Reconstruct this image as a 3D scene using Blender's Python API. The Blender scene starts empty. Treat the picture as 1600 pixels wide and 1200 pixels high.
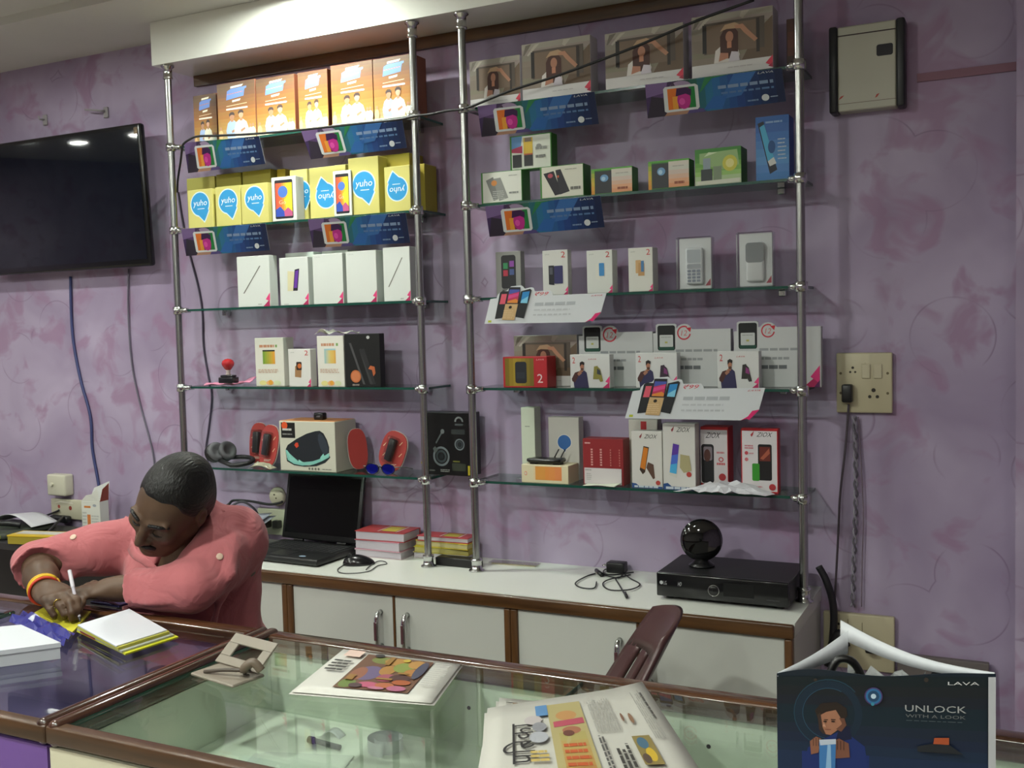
import bpy, bmesh, math, random
import numpy as np
from mathutils import Vector, Matrix
random.seed(7)
SC = bpy.context.scene
COL = SC.collection

# ------------------------------------------------------------------ camera
F = 1610.1; CZ = 1.56
_rx, _ry, _rz = -0.0578, -0.4589, -0.0259
def _rot(rx, ry, rz):
    cy, sy = math.cos(ry), math.sin(ry)
    fwd = np.array([sy, cy, 0]); right = np.array([cy, -sy, 0]); up = np.array([0, 0, 1.])
    cp, sp = math.cos(rx), math.sin(rx)
    f2 = fwd*cp + up*sp; u2 = up*cp - fwd*sp
    cr, sr = math.cos(rz), math.sin(rz)
    return np.array([right*cr + u2*sr, -(u2*cr - right*sr), f2])
CM = _rot(_rx, _ry, _rz)
CP = np.array([0, 0, CZ])
cam_d = bpy.data.cameras.new('camera')
cam_d.sensor_width = 36; cam_d.lens = F/1600*36; cam_d.clip_start = .02
cam = bpy.data.objects.new('camera', cam_d); COL.objects.link(cam)
_m = Matrix.Identity(4)
for i in range(3):
    _m[i][0] = CM[0][i]; _m[i][1] = -CM[1][i]; _m[i][2] = -CM[2][i]
_m[2][3] = CZ
cam.matrix_world = _m
SC.camera = cam
def ray(u, v): return CM.T @ np.array([(u-800)/F, (v-600)/F, 1.])
def at(u, v, Y):
    d = ray(u, v); return Vector(CP + d*(Y/d[1]))
def atz(u, v, Z):
    d = ray(u, v); return Vector(CP + d*((Z-CZ)/d[2]))

# ------------------------------------------------------------------ view, world, lights
SC.view_settings.view_transform = 'Standard'
SC.view_settings.look = 'None'
SC.view_settings.gamma = 1.0
SC.view_settings.use_curve_mapping = False
SC.view_settings.exposure = 0.0
SC.cycles.max_bounces = 10
SC.cycles.transparent_max_bounces = 24
SC.cycles.sample_clamp_indirect = 4.0
SC.cycles.caustics_reflective = False
SC.cycles.caustics_refractive = False
W = bpy.data.worlds.new('world'); SC.world = W; W.use_nodes = True
W.node_tree.nodes['Background'].inputs[0].default_value = (.8, .85, 1, 1)
W.node_tree.nodes['Background'].inputs[1].default_value = 0.05

CEIL = 2.715
# x, y, strength, radius of the ceiling downlights
LAMPS = [(-2.17, 2.71, 640, .055), (-3.35, 2.05, 420, .065), (-1.75, 0.45, 760, .075), (-0.5, 0.3, 240, .075),
         (-6.27, 0.90, 420, .06), (-6.29, 0.43, 420, .06), (-5.72, 0.40, 420, .06), (-3.2, 0.5, 480, .075),
         (-3.0, -1.3, 520, .075), (-1.2, -1.3, 520, .075), (0.6, -1.3, 360, .075)]

# ------------------------------------------------------------------ materials
def lin(h):
    h = h.lstrip('#')
    o = []
    for i in (0, 2, 4):
        c = int(h[i:i+2], 16)/255
        o.append(c/12.92 if c <= .04045 else ((c+.055)/1.055)**2.4)
    return o
_MC = {}
def mat(h, rough=.5, metal=0., spec=.5, coat=0., noise=0., scale=30.):
    k = (h, rough, metal, spec, coat, noise, scale)
    if k in _MC: return _MC[k]
    m = bpy.data.materials.new('paint_' + h.lstrip('#')); m.use_nodes = True
    nt = m.node_tree; b = nt.nodes['Principled BSDF']
    c = lin(h)
    b.inputs['Base Color'].default_value = (*c, 1)
    b.inputs['Roughness'].default_value = rough
    b.inputs['Metallic'].default_value = metal
    b.inputs['Specular IOR Level'].default_value = spec
    b.inputs['Coat Weight'].default_value = coat
    b.inputs['Coat Roughness'].default_value = .08
    if noise:
        tc = nt.nodes.new('ShaderNodeTexCoord'); n = nt.nodes.new('ShaderNodeTexNoise')
        n.inputs['Scale'].default_value = scale; n.inputs['Detail'].default_value = 4
        nt.links.new(tc.outputs['Object'], n.inputs['Vector'])
        r = nt.nodes.new('ShaderNodeValToRGB')
        r.color_ramp.elements[0].position = .3; r.color_ramp.elements[1].position = .7
        r.color_ramp.elements[0].color = (*[x*(1-noise) for x in c], 1)
        r.color_ramp.elements[1].color = (*[min(1, x*(1+noise)) for x in c], 1)
        nt.links.new(n.outputs['Fac'], r.inputs['Fac'])
        nt.links.new(r.outputs['Color'], b.inputs['Base Color'])
    _MC[k] = m
    return m
def paper(h): return mat(h, .45, 0, .35)
def emis(h, s):
    m = bpy.data.materials.new('lamp_glow'); m.use_nodes = True
    nt = m.node_tree; nt.nodes.clear()
    e = nt.nodes.new('ShaderNodeEmission'); o = nt.nodes.new('ShaderNodeOutputMaterial')
    e.inputs[0].default_value = (*lin(h), 1); e.inputs[1].default_value = s
    nt.links.new(e.outputs[0], o.inputs[0])
    return m
def glassmat(name, tint, refl_boost=1.0, rough=0.0):
    m = bpy.data.materials.new(name); m.use_nodes = True
    nt = m.node_tree; nt.nodes.clear()
    o = nt.nodes.new('ShaderNodeOutputMaterial'); mx = nt.nodes.new('ShaderNodeMixShader')
    t = nt.nodes.new('ShaderNodeBsdfTransparent'); g = nt.nodes.new('ShaderNodeBsdfGlossy')
    f = nt.nodes.new('ShaderNodeFresnel'); 
    ge = nt.nodes.new('ShaderNodeNewGeometry'); mr = nt.nodes.new('ShaderNodeMapRange')      # same Fresnel for both sides of the pane
    mr.inputs[3].default_value = 1.5; mr.inputs[4].default_value = 1/1.5
    nt.links.new(ge.outputs['Backfacing'], mr.inputs[0]); nt.links.new(mr.outputs[0], f.inputs['IOR'])
    mu = nt.nodes.new('ShaderNodeMath'); mu.operation = 'MULTIPLY'; mu.inputs[1].default_value = refl_boost; mu.use_clamp = True
    t.inputs[0].default_value = (*lin(tint), 1); g.inputs['Roughness'].default_value = rough
    nt.links.new(f.outputs[0], mu.inputs[0]); nt.links.new(mu.outputs[0], mx.inputs[0])
    nt.links.new(t.outputs[0], mx.inputs[1]); nt.links.new(g.outputs[0], mx.inputs[2]); nt.links.new(mx.outputs[0], o.inputs[0])
    return m
def wallmat():
    m = bpy.data.materials.new('purple_sponge_paint'); m.use_nodes = True
    nt = m.node_tree; b = nt.nodes['Principled BSDF']; L = nt.links.new
    tc = nt.nodes.new('ShaderNodeTexCoord')
    n1 = nt.nodes.new('ShaderNodeTexNoise'); n1.inputs['Scale'].default_value = 2.6; n1.inputs['Detail'].default_value = 3; n1.inputs['Distortion'].default_value = .5
    n2 = nt.nodes.new('ShaderNodeTexNoise'); n2.inputs['Scale'].default_value = 7.5; n2.inputs['Detail'].default_value = 3; n2.inputs['Distortion'].default_value = .7
    L(tc.outputs['Object'], n1.inputs['Vector']); L(tc.outputs['Object'], n2.inputs['Vector'])
    r1 = nt.nodes.new('ShaderNodeValToRGB'); e = r1.color_ramp.elements
    e[0].position = .32; e[0].color = (*lin('#9a8aa6'), 1); e[1].position = .70; e[1].color = (*lin('#b6a9c2'), 1)
    L(n1.outputs['Fac'], r1.inputs['Fac'])
    r2 = nt.nodes.new('ShaderNodeValToRGB'); e = r2.color_ramp.elements
    e[0].position = .54; e[0].color = (0, 0, 0, 1); e[1].position = .66; e[1].color = (.6, .6, .6, 1)
    L(n2.outputs['Fac'], r2.inputs['Fac'])
    mx = nt.nodes.new('ShaderNodeMix'); mx.data_type = 'RGBA'
    mx.inputs[7].default_value = (*lin('#9a7494'), 1)
    L(r2.outputs['Color'], mx.inputs[0]); L(r1.outputs['Color'], mx.inputs[6])
    # crescent roller marks: edges of large round cells
    vo = nt.nodes.new('ShaderNodeTexVoronoi'); vo.feature = 'F1'; vo.inputs['Scale'].default_value = 4.2
    L(tc.outputs['Object'], vo.inputs['Vector'])
    r3 = nt.nodes.new('ShaderNodeValToRGB'); e = r3.color_ramp.elements
    e[0].position = .452; e[0].color = (0, 0, 0, 1); e[1].position = .470; e[1].color = (.8, .8, .8, 1)
    q = e.new(.478); q.color = (0, 0, 0, 1)
    L(vo.outputs['Distance'], r3.inputs['Fac'])
    mx2 = nt.nodes.new('ShaderNodeMix'); mx2.data_type = 'RGBA'
    mx2.inputs[7].default_value = (*lin('#86708a'), 1)
    n3 = nt.nodes.new('ShaderNodeTexNoise'); n3.inputs['Scale'].default_value = 4.5; L(tc.outputs['Object'], n3.inputs['Vector'])
    r4 = nt.nodes.new('ShaderNodeValToRGB'); r4.color_ramp.elements[0].position = .48; r4.color_ramp.elements[1].position = .60
    L(n3.outputs['Fac'], r4.inputs['Fac'])
    mu = nt.nodes.new('ShaderNodeMath'); mu.operation = 'MULTIPLY'
    L(r3.outputs['Color'], mu.inputs[0]); L(r4.outputs['Color'], mu.inputs[1])
    L(mu.outputs[0], mx2.inputs[0]); L(mx.outputs[2], mx2.inputs[6])
    L(mx2.outputs[2], b.inputs['Base Color'])
    b.inputs['Roughness'].default_value = .55; b.inputs['Specular IOR Level'].default_value = .3
    bp = nt.nodes.new('ShaderNodeBump'); bp.inputs['Strength'].default_value = .12; bp.inputs['Distance'].default_value = .01
    L(n2.outputs['Fac'], bp.inputs['Height']); L(bp.outputs[0], b.inputs['Normal'])
    return m
def woodmat(name, dark, light, rough=.3, coat=.3, axis=(3, 40, 40)):
    m = bpy.data.materials.new(name); m.use_nodes = True
    nt = m.node_tree; b = nt.nodes['Principled BSDF']; L = nt.links.new
    tc = nt.nodes.new('ShaderNodeTexCoord'); mp = nt.nodes.new('ShaderNodeMapping'); n = nt.nodes.new('ShaderNodeTexNoise')
    mp.inputs['Scale'].default_value = axis; n.inputs['Scale'].default_value = 1.6; n.inputs['Detail'].default_value = 6
    L(tc.outputs['Object'], mp.inputs['Vector']); L(mp.outputs[0], n.inputs['Vector'])
    r = nt.nodes.new('ShaderNodeValToRGB'); e = r.color_ramp.elements
    e[0].position = .35; e[0].color = (*lin(dark), 1); e[1].position = .68; e[1].color = (*lin(light), 1)
    L(n.outputs['Fac'], r.inputs['Fac']); L(r.outputs['Color'], b.inputs['Base Color'])
    b.inputs['Roughness'].default_value = rough; b.inputs['Coat Weight'].default_value = coat; b.inputs['Coat Roughness'].default_value = .1
    return m
def clothmat(name, h, scale=9., amt=.35, fine=True):
    m = bpy.data.materials.new(name); m.use_nodes = True
    nt = m.node_tree; b = nt.nodes['Principled BSDF']; L = nt.links.new
    b.inputs['Base Color'].default_value = (*lin(h), 1); b.inputs['Roughness'].default_value = .85
    b.inputs['Sheen Weight'].default_value = .15; b.inputs['Specular IOR Level'].default_value = .2
    tc = nt.nodes.new('ShaderNodeTexCoord'); n = nt.nodes.new('ShaderNodeTexNoise')
    n.inputs['Scale'].default_value = scale; n.inputs['Detail'].default_value = 3; n.inputs['Distortion'].default_value = 1.2
    L(tc.outputs['Object'], n.inputs['Vector'])
    bp = nt.nodes.new('ShaderNodeBump'); bp.inputs['Strength'].default_value = amt; bp.inputs['Distance'].default_value = .02
    L(n.outputs['Fac'], bp.inputs['Height']); L(bp.outputs[0], b.inputs['Normal'])
    return m
CHROME = mat('#c9cbca', .14, 1.0)
STEEL = mat('#a5a6a4', .27, 1.0)
WALLM = wallmat()
WOOD = woodmat('brown_beading_wood', '#452c15', '#624222', .35, .25, (2.5, 30, 30))
WOODV = woodmat('brown_beading_wood_upright', '#4b3016', '#684624', .35, .25, (30, 30, 2.5))
RAILM = woodmat('varnished_rail_wood', '#3a2418', '#5c3b24', .2, .6, (2.5, 30, 30))
RAILY = woodmat('varnished_rail_wood_across', '#33211a', '#523426', .18, .7, (30, 2.5, 30))
SHELFGL = glassmat('shelf_glass', '#e6f3ec', 1.0)
TOPGL = glassmat('counter_glass', '#f5faf6', 1.0)
GEDGE = mat('#1c4a40', .2, 0, .5)
LAMI = mat('#c9cbc4', .32, 0, .5)
LAMIG = mat('#eceee6', .12, 0, .6, .5)
BLACK = mat('#121213', .35); BLACKG = mat('#0c0c0e', .08, 0, .6, .3); BLACKM = mat('#1a1a1b', .6)
RUB = mat('#17161a', .5)

# ------------------------------------------------------------------ mesh building
class MB:
    def __init__(s): s.v = []; s.f = []; s.m = []; s.sm = []; s.mats = []
    def mi(s, m):
        if m not in s.mats: s.mats.append(m)
        return s.mats.index(m)
    def add(s, vs, fs, m, smooth=False):
        b = len(s.v); s.v += [tuple(v) for v in vs]; k = s.mi(m)
        for f in fs:
            s.f.append([b+i for i in f]); s.m.append(k); s.sm.append(smooth)
        return s
    def frombm(s, bm, m, smooth=False):
        bm.verts.index_update()
        s.add([v.co for v in bm.verts], [[v.index for v in f.verts] for f in bm.faces], m, smooth); bm.free(); return s
    def box(s, x0, x1, y0, y1, z0, z1, m, bev=0., seg=1):
        if bev <= 0:
            vs = [(x, y, z) for z in (z0, z1) for y in (y0, y1) for x in (x0, x1)]
            return s.add(vs, [(0, 2, 3, 1), (4, 5, 7, 6), (0, 1, 5, 4), (2, 6, 7, 3), (0, 4, 6, 2), (1, 3, 7, 5)], m)
        bm = bmesh.new(); bmesh.ops.create_cube(bm, size=1)
        for v in bm.verts: v.co = Vector(((x0+x1)/2+v.co.x*(x1-x0), (y0+y1)/2+v.co.y*(y1-y0), (z0+z1)/2+v.co.z*(z1-z0)))
        bmesh.ops.bevel(bm, geom=bm.edges[:], offset=bev, segments=seg, affect='EDGES', profile=.5)
        return s.frombm(bm, m, seg > 1)
    def obox(s, c, ax, ay, az, m, bev=0., seg=1):
        """box centred on c with half-axis vectors"""
        c = Vector(c); ax = Vector(ax); ay = Vector(ay); az = Vector(az)
        t = MB(); t.box(-1, 1, -1, 1, -1, 1, m) if bev <= 0 else None
        if bev > 0:
            lx, ly, lz = ax.length, ay.length, az.length
            t.box(-lx, lx, -ly, ly, -lz, lz, m, bev, seg)
            t.v = [(v[0]/lx, v[1]/ly, v[2]/lz) for v in t.v]
        return s.add([c+ax*v[0]+ay*v[1]+az*v[2] for v in t.v], t.f, m, seg > 1)
    def poly(s, pts, m): return s.add(pts, [list(range(len(pts)))], m)
    def cyl(s, p, q, r, m, n=16, r2=None, smooth=True):
        p = Vector(p); q = Vector(q); r2 = r if r2 is None else r2
        d = (q-p).normalized(); a = d.orthogonal().normalized(); b = d.cross(a)
        vs = []
        for c, rr in ((p, r), (q, r2)):
            for i in range(n):
                t = 2*math.pi*i/n; vs.append(c+(a*math.cos(t)+b*math.sin(t))*rr)
        s.add(vs, [[i, (i+1) % n, n+(i+1) % n, n+i] for i in range(n)], m, smooth)
        s.add(vs[:n], [list(range(n))[::-1]], m); s.add(vs[n:], [list(range(n))], m)
        return s
    def tube(s, pts, r, m, n=8):
        pts = [Vector(p) for p in pts]; N = len(pts)
        rr = r if isinstance(r, (list, tuple)) else [r]*N
        ts = [(pts[min(i+1, N-1)]-pts[max(i-1, 0)]).normalized() for i in range(N)]
        a = ts[0].orthogonal().normalized(); vs = []
        for i in range(N):
            a = (a-ts[i]*a.dot(ts[i])).normalized(); b = ts[i].cross(a)
            for k in range(n):
                t = 2*math.pi*k/n; vs.append(pts[i]+(a*math.cos(t)+b*math.sin(t))*rr[i])
        fs = [[i*n+k, i*n+(k+1) % n, (i+1)*n+(k+1) % n, (i+1)*n+k] for i in range(N-1) for k in range(n)]
        fs += [list(range(n))[::-1], [(N-1)*n+k for k in range(n)]]
        return s.add(vs, fs, m, True)
    def lathe(s, prof, m, n=24, c=(0, 0, 0), ax=None, ring=False):
        """profile of (radius, height) turned round the z axis, or round ax"""
        c = Vector(c); az = Vector(ax or (0, 0, 1)).normalized(); ux = az.orthogonal().normalized(); uy = az.cross(ux)
        vs = []
        for r, z in prof:
            for i in range(n):
                t = 2*math.pi*i/n; vs.append(c+az*z+(ux*math.cos(t)+uy*math.sin(t))*max(r, 1e-5))
        P = len(prof)
        fs = [[i*n+k, i*n+(k+1) % n, (i+1)*n+(k+1) % n, (i+1)*n+k] for i in range(P-1) for k in range(n)]
        if ring: fs += [[(P-1)*n+k, (P-1)*n+(k+1) % n, (k+1) % n, k] for k in range(n)]
        else: fs += [list(range(n))[::-1], [(P-1)*n+k for k in range(n)]]
        return s.add(vs, fs, m, True)
    def prism(s, pts, off, m):
        """solid from a planar outline pts, extruded by the vector off"""
        n = len(pts); off = Vector(off); a = [Vector(p) for p in pts]; b = [p+off for p in a]
        return s.add(a+b, [list(range(n)), list(range(2*n-1, n-1, -1))]+[[i, n+i, n+(i+1) % n, (i+1) % n] for i in range(n)], m)
    def sheet(s, fn, nx, ny, th, m, smooth=True):
        """thin curved sheet, fn(u, v) -> point; thickness th downwards"""
        top = [Vector(fn(i/nx, j/ny)) for j in range(ny+1) for i in range(nx+1)]
        k = len(top); w = nx+1
        bot = [p-Vector((0, 0, th)) if isinstance(th, float) else p+Vector(th) for p in top]
        fs = []
        for j in range(ny):
            for i in range(nx):
                q = [j*w+i, j*w+i+1, (j+1)*w+i+1, (j+1)*w+i]
                fs.append(q); fs.append([k+x for x in q[::-1]])
        rim = [i for i in range(w)] + [j*w+nx for j in range(1, ny+1)] + [ny*w+i for i in range(nx-1, -1, -1)] + [j*w for j in range(ny-1, 0, -1)]
        for a, b in zip(rim, rim[1:]+rim[:1]): fs.append([b, a, k+a, k+b])
        return s.add(top+bot, fs, m, smooth)
    def data(s, name, shift=None):
        me = bpy.data.meshes.new(name)
        vs = s.v if shift is None else [tuple(Vector(v)-Vector(shift)) for v in s.v]
        me.from_pydata(vs, [], s.f)
        for m in s.mats: me.materials.append(m)
        me.polygons.foreach_set('material_index', s.m); me.polygons.foreach_set('use_smooth', s.sm)
        me.update(); return me
    def obj(s, name, parent=None, shift=None, label=None):
        """one mesh object; coordinates minus shift"""
        o = bpy.data.objects.new(name, s.data(name, shift)); COL.objects.link(o)
        if parent is not None: o.parent = parent
        if label: o['label'] = label
        return o
def tag(o, label, cat, group=None):
    o['label'] = label; o['category'] = cat
    if group: o['group'] = group
    return o
def solo(mb, name, label, cat, loc=(0, 0, 0), group=None, rz=0., shift=None):
    """one-mesh thing: geometry local to loc (or in world coordinates with shift = loc)"""
    o = mb.obj(name, None, shift); o.location = loc if shift is None else shift; o.rotation_euler = (0, 0, rz)
    return tag(o, label, cat, group)
def thing(name, label, cat, loc=(0, 0, 0), group=None, rz=0.):
    o = bpy.data.objects.new(name, None); COL.objects.link(o); o.location = loc; o.rotation_euler = (0, 0, rz); o.empty_display_size = .05
    return tag(o, label, cat, group)
def struct(mb, name, label=None):
    o = mb.obj(name); o['kind'] = 'structure'
    if label: o['label'] = label
    return o

# ------------------------------------------------------------------ printed artwork on a face
_TX = {}
def textgeo(sx, shear=0.):
    k = (sx, shear)
    if k not in _TX:
        c = bpy.data.curves.new('lettering', 'FONT'); c.body = sx; c.resolution_u = 2; c.shear = shear
        o = bpy.data.objects.new('lettering', c); COL.objects.link(o)
        me = o.to_mesh()
        vs = [(v.co.x, v.co.y) for v in me.vertices]; fs = [list(p.vertices) for p in me.polygons]
        o.to_mesh_clear(); bpy.data.objects.remove(o); bpy.data.curves.remove(c)
        x0 = min(v[0] for v in vs); x1 = max(v[0] for v in vs); y0 = min(v[1] for v in vs); y1 = max(v[1] for v in vs)
        _TX[k] = ([((x-x0)/(x1-x0), (y-y0)/(y1-y0)) for x, y in vs], fs, (x1-x0)/(y1-y0))
    return _TX[k]
class Art:
    """flat print on a quad: corners bottom-left, bottom-right, top-right, top-left (seen from the front)"""
    def __init__(s, mb, c, mapf=None, step=.00012, mk=paper):
        s.mb = mb; s.c = [Vector(p) for p in c]; s.mapf = mapf; s.k = 0; s.step = step; s.mk = mk
        s.n = (s.c[1]-s.c[0]).cross(s.c[3]-s.c[0]).normalized()
        s.w = (s.c[1]-s.c[0]).length; s.h = (s.c[3]-s.c[0]).length
    def sub(s, mapf):
        a = Art(s.mb, s.c, None, s.step, s.mk); a.mapf = (lambda x, y: s.mapf(*mapf(x, y))) if s.mapf else mapf; a.k = s.k; return a
    def P(s, x, y):
        if s.mapf: x, y = s.mapf(x, y)
        a, b, c, d = s.c
        return a*(1-x)*(1-y)+b*x*(1-y)+c*x*y+d*(1-x)*y + s.n*(s.step*s.k)
    def col(s, h): return s.mk(h) if isinstance(h, str) else h
    def p(s, pts, h):
        s.k += 1; s.mb.poly([s.P(*q) for q in pts], s.col(h)); return s
    def r(s, x0, y0, x1, y1, h): return s.p([(x0, y0), (x1, y0), (x1, y1), (x0, y1)], h)
    def e(s, cx, cy, rx, ry, h, n=22, a0=0):
        return s.p([(cx+rx*math.cos(2*math.pi*i/n+a0), cy+ry*math.sin(2*math.pi*i/n+a0)) for i in range(n)], h)
    def circ(s, cx, cy, rx, h, n=22): return s.e(cx, cy, rx, rx*s.w/s.h, h, n)
    def ring(s, cx, cy, rx, t, h, a0=0, a1=360, n=24):
        ry = rx*s.w/s.h; s.k += 1
        for i in range(n):
            u = math.radians(a0+(a1-a0)*i/n); v = math.radians(a0+(a1-a0)*(i+1)/n)
            s.mb.poly([s.P(cx+rx*f*math.cos(t_), cy+ry*f*math.sin(t_)) for t_, f in ((u, 1-t), (u, 1), (v, 1), (v, 1-t))][::1], s.col(h))
        return s
    def rr(s, x0, y0, x1, y1, rad, h, n=5):
        """rounded rectangle, rad as a fraction of the width"""
        rx = rad; ry = rad*s.w/s.h; pts = []
        for cx, cy, a in ((x1-rx, y0+ry, -90), (x1-rx, y1-ry, 0), (x0+rx, y1-ry, 90), (x0+rx, y0+ry, 180)):
            for i in range(n+1):
                t = math.radians(a+90*i/n); pts.append((cx+rx*math.cos(t), cy+ry*math.sin(t)))
        return s.p(pts, h)
    def t(s, tx, x0, y0, x1, y1, h, shear=0.):
        vs, fs, _ = textgeo(tx, shear); s.k += 1
        s.mb.add([s.P(x0+(x1-x0)*x, y0+(y1-y0)*y) for x, y in vs], fs, s.col(h)); return s
    def grad(s, x0, y0, x1, y1, cols, n=12, vert=True):
        s.k += 1; L = [lin(c) for c in cols]
        for i in range(n):
            t = (i+.5)/n*(len(L)-1); j = min(int(t), len(L)-2); f = t-j
            cs = [L[j][q]*(1-f)+L[j+1][q]*f for q in range(3)]
            hx = '#' + ''.join('%02x' % max(0, min(255, int(round(255*(c*12.92 if c <= .0031308 else 1.055*c**(1/2.4)-.055))))) for c in cs)
            hx = '#' + ''.join('%02x' % (int(hx[q:q+2], 16)//6*6) for q in (1, 3, 5))
            a = i/n; b = (i+1)/n
            q = [(x0, y0+(y1-y0)*a), (x1, y0+(y1-y0)*a), (x1, y0+(y1-y0)*b), (x0, y0+(y1-y0)*b)] if vert else [(x0+(x1-x0)*a, y0), (x0+(x1-x0)*b, y0), (x0+(x1-x0)*b, y1), (x0+(x1-x0)*a, y1)]
            s.mb.poly([s.P(*p) for p in q], s.col(hx))
        return s
    def lines(s, x0, y0, x1, y1, n, h, seed=1, fill=.55, words=5):
        """rows of unreadable small print"""
        R = random.Random(seed); s.k += 1; dy = (y1-y0)/n
        for i in range(n):
            y = y1-dy*(i+1)+dy*(1-fill)/2; x = x0; end = x1-(x1-x0)*R.random()*.2
            while x < end-1e-4:
                w = (x1-x0)/words*(.5+R.random()*.8); xe = min(x+w, end)
                s.mb.poly([s.P(x, y), s.P(xe, y), s.P(xe, y+dy*fill), s.P(x, y+dy*fill)], s.col(h)); x = xe+(x1-x0)*.03
        return s
def frontart(mb, w, h, y=0.): return Art(mb, [(-w/2, y, 0), (w/2, y, 0), (w/2, y, h), (-w/2, y, h)])
def sideart(mb, w, h, d): return Art(mb, [(w/2, 0, 0), (w/2, d, 0), (w/2, d, h), (w/2, 0, h)])
# ================================================================== room shell
YW = 3.13
def wallbox(name, x0, x1, y0, y1, z0, z1, m, label=None):
    b = MB(); b.box(x0, x1, y0, y1, z0, z1, m); return struct(b, name, label)
FLOORM = mat('#b0a898', .35, 0, .5, 0, .12, 6)
CEILM = mat('#cfceca', .7, 0, .3, 0, .03, 3)
wallbox('floor', -7.6, 2.4, -3.1, YW+.1, -.1, 0, FLOORM)
wallbox('wall_back', -7.6, 2.4, YW, YW+.12, 0, 2.86, WALLM)
wallbox('wall_left', -7.6, -7.48, -3.1, YW, 0, 2.86, WALLM)
wallbox('wall_right', 2.3, 2.42, -3.1, YW, 0, 2.86, WALLM)
wallbox('wall_front', -7.6, 2.4, -3.1, -3, 0, 2.86, mat('#8f8a88', .7))
wallbox('trim_1', -.010, .55, 2.93, YW, 0, CEIL, WALLM, 'purple painted pillar at the right end of the back wall')
wallbox('ceiling', -7.6, 2.4, -3.1, YW, CEIL+.03, CEIL+.13, CEILM)
b = MB(); b.box(-7.48, 2.3, 2.667, YW, CEIL, CEIL+.03, CEILM); struct(b, 'trim_2', 'dropped ceiling border along the back wall')
# white boxed pelmet over the shelves
b = MB(); b.box(-2.905, -.012, 2.92, YW-.001, 2.556, CEIL-.001, LAMIG)
struct(b, 'trim_3', 'white laminate pelmet box above the glass shelves')
b = MB(); b.box(-2.885, -.014, YW-.016, YW-.0005, 2.515, 2.555, WOOD)
struct(b, 'trim_4', 'brown wooden strip under the pelmet')
b = MB(); b.box(-.26, -.011, YW-.006, YW-.0005, 2.205, 2.228, mat('#8a6272', .6))
struct(b, 'trim_5', 'painted over cable channel beside the fuse box')

# ================================================================== ceiling downlights
HOUS = mat('#e8e8e4', .3)
for i, (x, y, st, r) in enumerate(LAMPS):
    zc = CEIL if y > 2.667 else CEIL+.03
    lab = 'round ceiling downlight shining on the white pelmet' if i == 0 else 'round ceiling downlight set out over the shop floor'
    t = thing('ceiling_downlight', lab, 'light', (x, y, zc), None if i == 0 else 'ceiling downlights over the shop floor')
    m = MB(); m.lathe([(r, -.012), (r+.012, -.012), (r+.018, -.004), (r+.018, -.0005), (r, -.0005)], HOUS, 28, ring=True); m.obj('trim_ring', t)
    d = MB(); d.lathe([(0, -.004), (r-.002, -.004), (r-.002, -.009), (0, -.011)], emis('#faffF4', st)); d.obj('diffuser', t)

# ================================================================== glass shelf racks
PY = 2.945
PX = [-2.853, -1.786, -1.602, -.548]
SZ = [2.2533, 1.944, 1.6443, 1.3524, 1.0472]       # shelf heights (glass centre)
TOPZ = .753
def rack(xa, xb, label):
    t = thing('display_rack', label, 'display rack', ((xa+xb)/2, PY, TOPZ), 'chrome glass display racks')
    sh = Vector(t.location)
    for x in (xa, xb):
        m = MB(); m.cyl((x, PY, TOPZ+.012), (x, PY, 2.552), .0125, STEEL, 16); m.obj('post', t, sh)
        m = MB(); m.lathe([(.026, 0), (.026, .004), (.018, .008), (.0165, .03), (.019, .033), (.019, .040), (.0135, .042)], CHROME, 20, (x, PY, TOPZ+.0004)); m.obj('base_flange', t, sh)
        m = MB(); m.lathe([(.0135, -.052), (.018, -.05), (.018, -.044), (.016, -.042), (.016, -.012), (.024, -.006), (.024, 0)], CHROME, 20, (x, PY, 2.5555)); m.obj('top_flange', t, sh)
    for z in SZ:
        g = MB(); g.box(xa-.002, xb+.002, PY+.014, YW-.004, z-.004, z+.004, SHELFGL)
        # green ground edges
        e = .0006
        g.box(xa-.002, xb+.002, PY+.014-e, PY+.014-e/3, z-.004, z+.004, GEDGE)
        g.box(xb+.002+e/3, xb+.002+e, PY+.014, YW-.004, z-.004, z+.004, GEDGE)
        g.box(xa-.002-e, xa-.002-e/3, PY+.014, YW-.004, z-.004, z+.004, GEDGE)
        g.obj('glass_shelf', t, sh)
        for x, s in ((xa, 1), (xb, -1)):
            m = MB(); m.lathe([(.0135, -.015), (.0185, -.013), (.0185, .013), (.0135, .015)], CHROME, 20, (x, PY, z), ring=True)
            m.tube([(x+s*.010, PY-.002, z), (x+s*.022, PY-.001, z), (x+s*.03, PY+.008, z), (x+s*.034, PY+.013, z)], [.0095, .0095, .009, .007], CHROME, 12)
            m.box(x+s*.024-.012, x+s*.024+.012, PY+.008, PY+.0185, z+.0042, z+.009, CHROME, .001)
            m.box(x+s*.024-.012, x+s*.024+.012, PY+.008, PY+.03, z-.009, z-.0042, CHROME, .001)
            m.obj('shelf_clamp', t, sh)
            m = MB(); m.box(x+s*.085-.011, x+s*.085+.011, YW-.03, YW-.0008, z-.022, z-.0045, CHROME, .002)
            m.cyl((x+s*.085, YW-.03, z-.014), (x+s*.085, YW-.034, z-.014), .006, CHROME, 12); m.obj('wall_clip', t, sh)
    return t
rack(PX[0], PX[1], 'chrome post rack with glass shelves nearest the television')
rack(PX[2], PX[3], 'chrome post rack with glass shelves nearest the fuse box')

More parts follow.
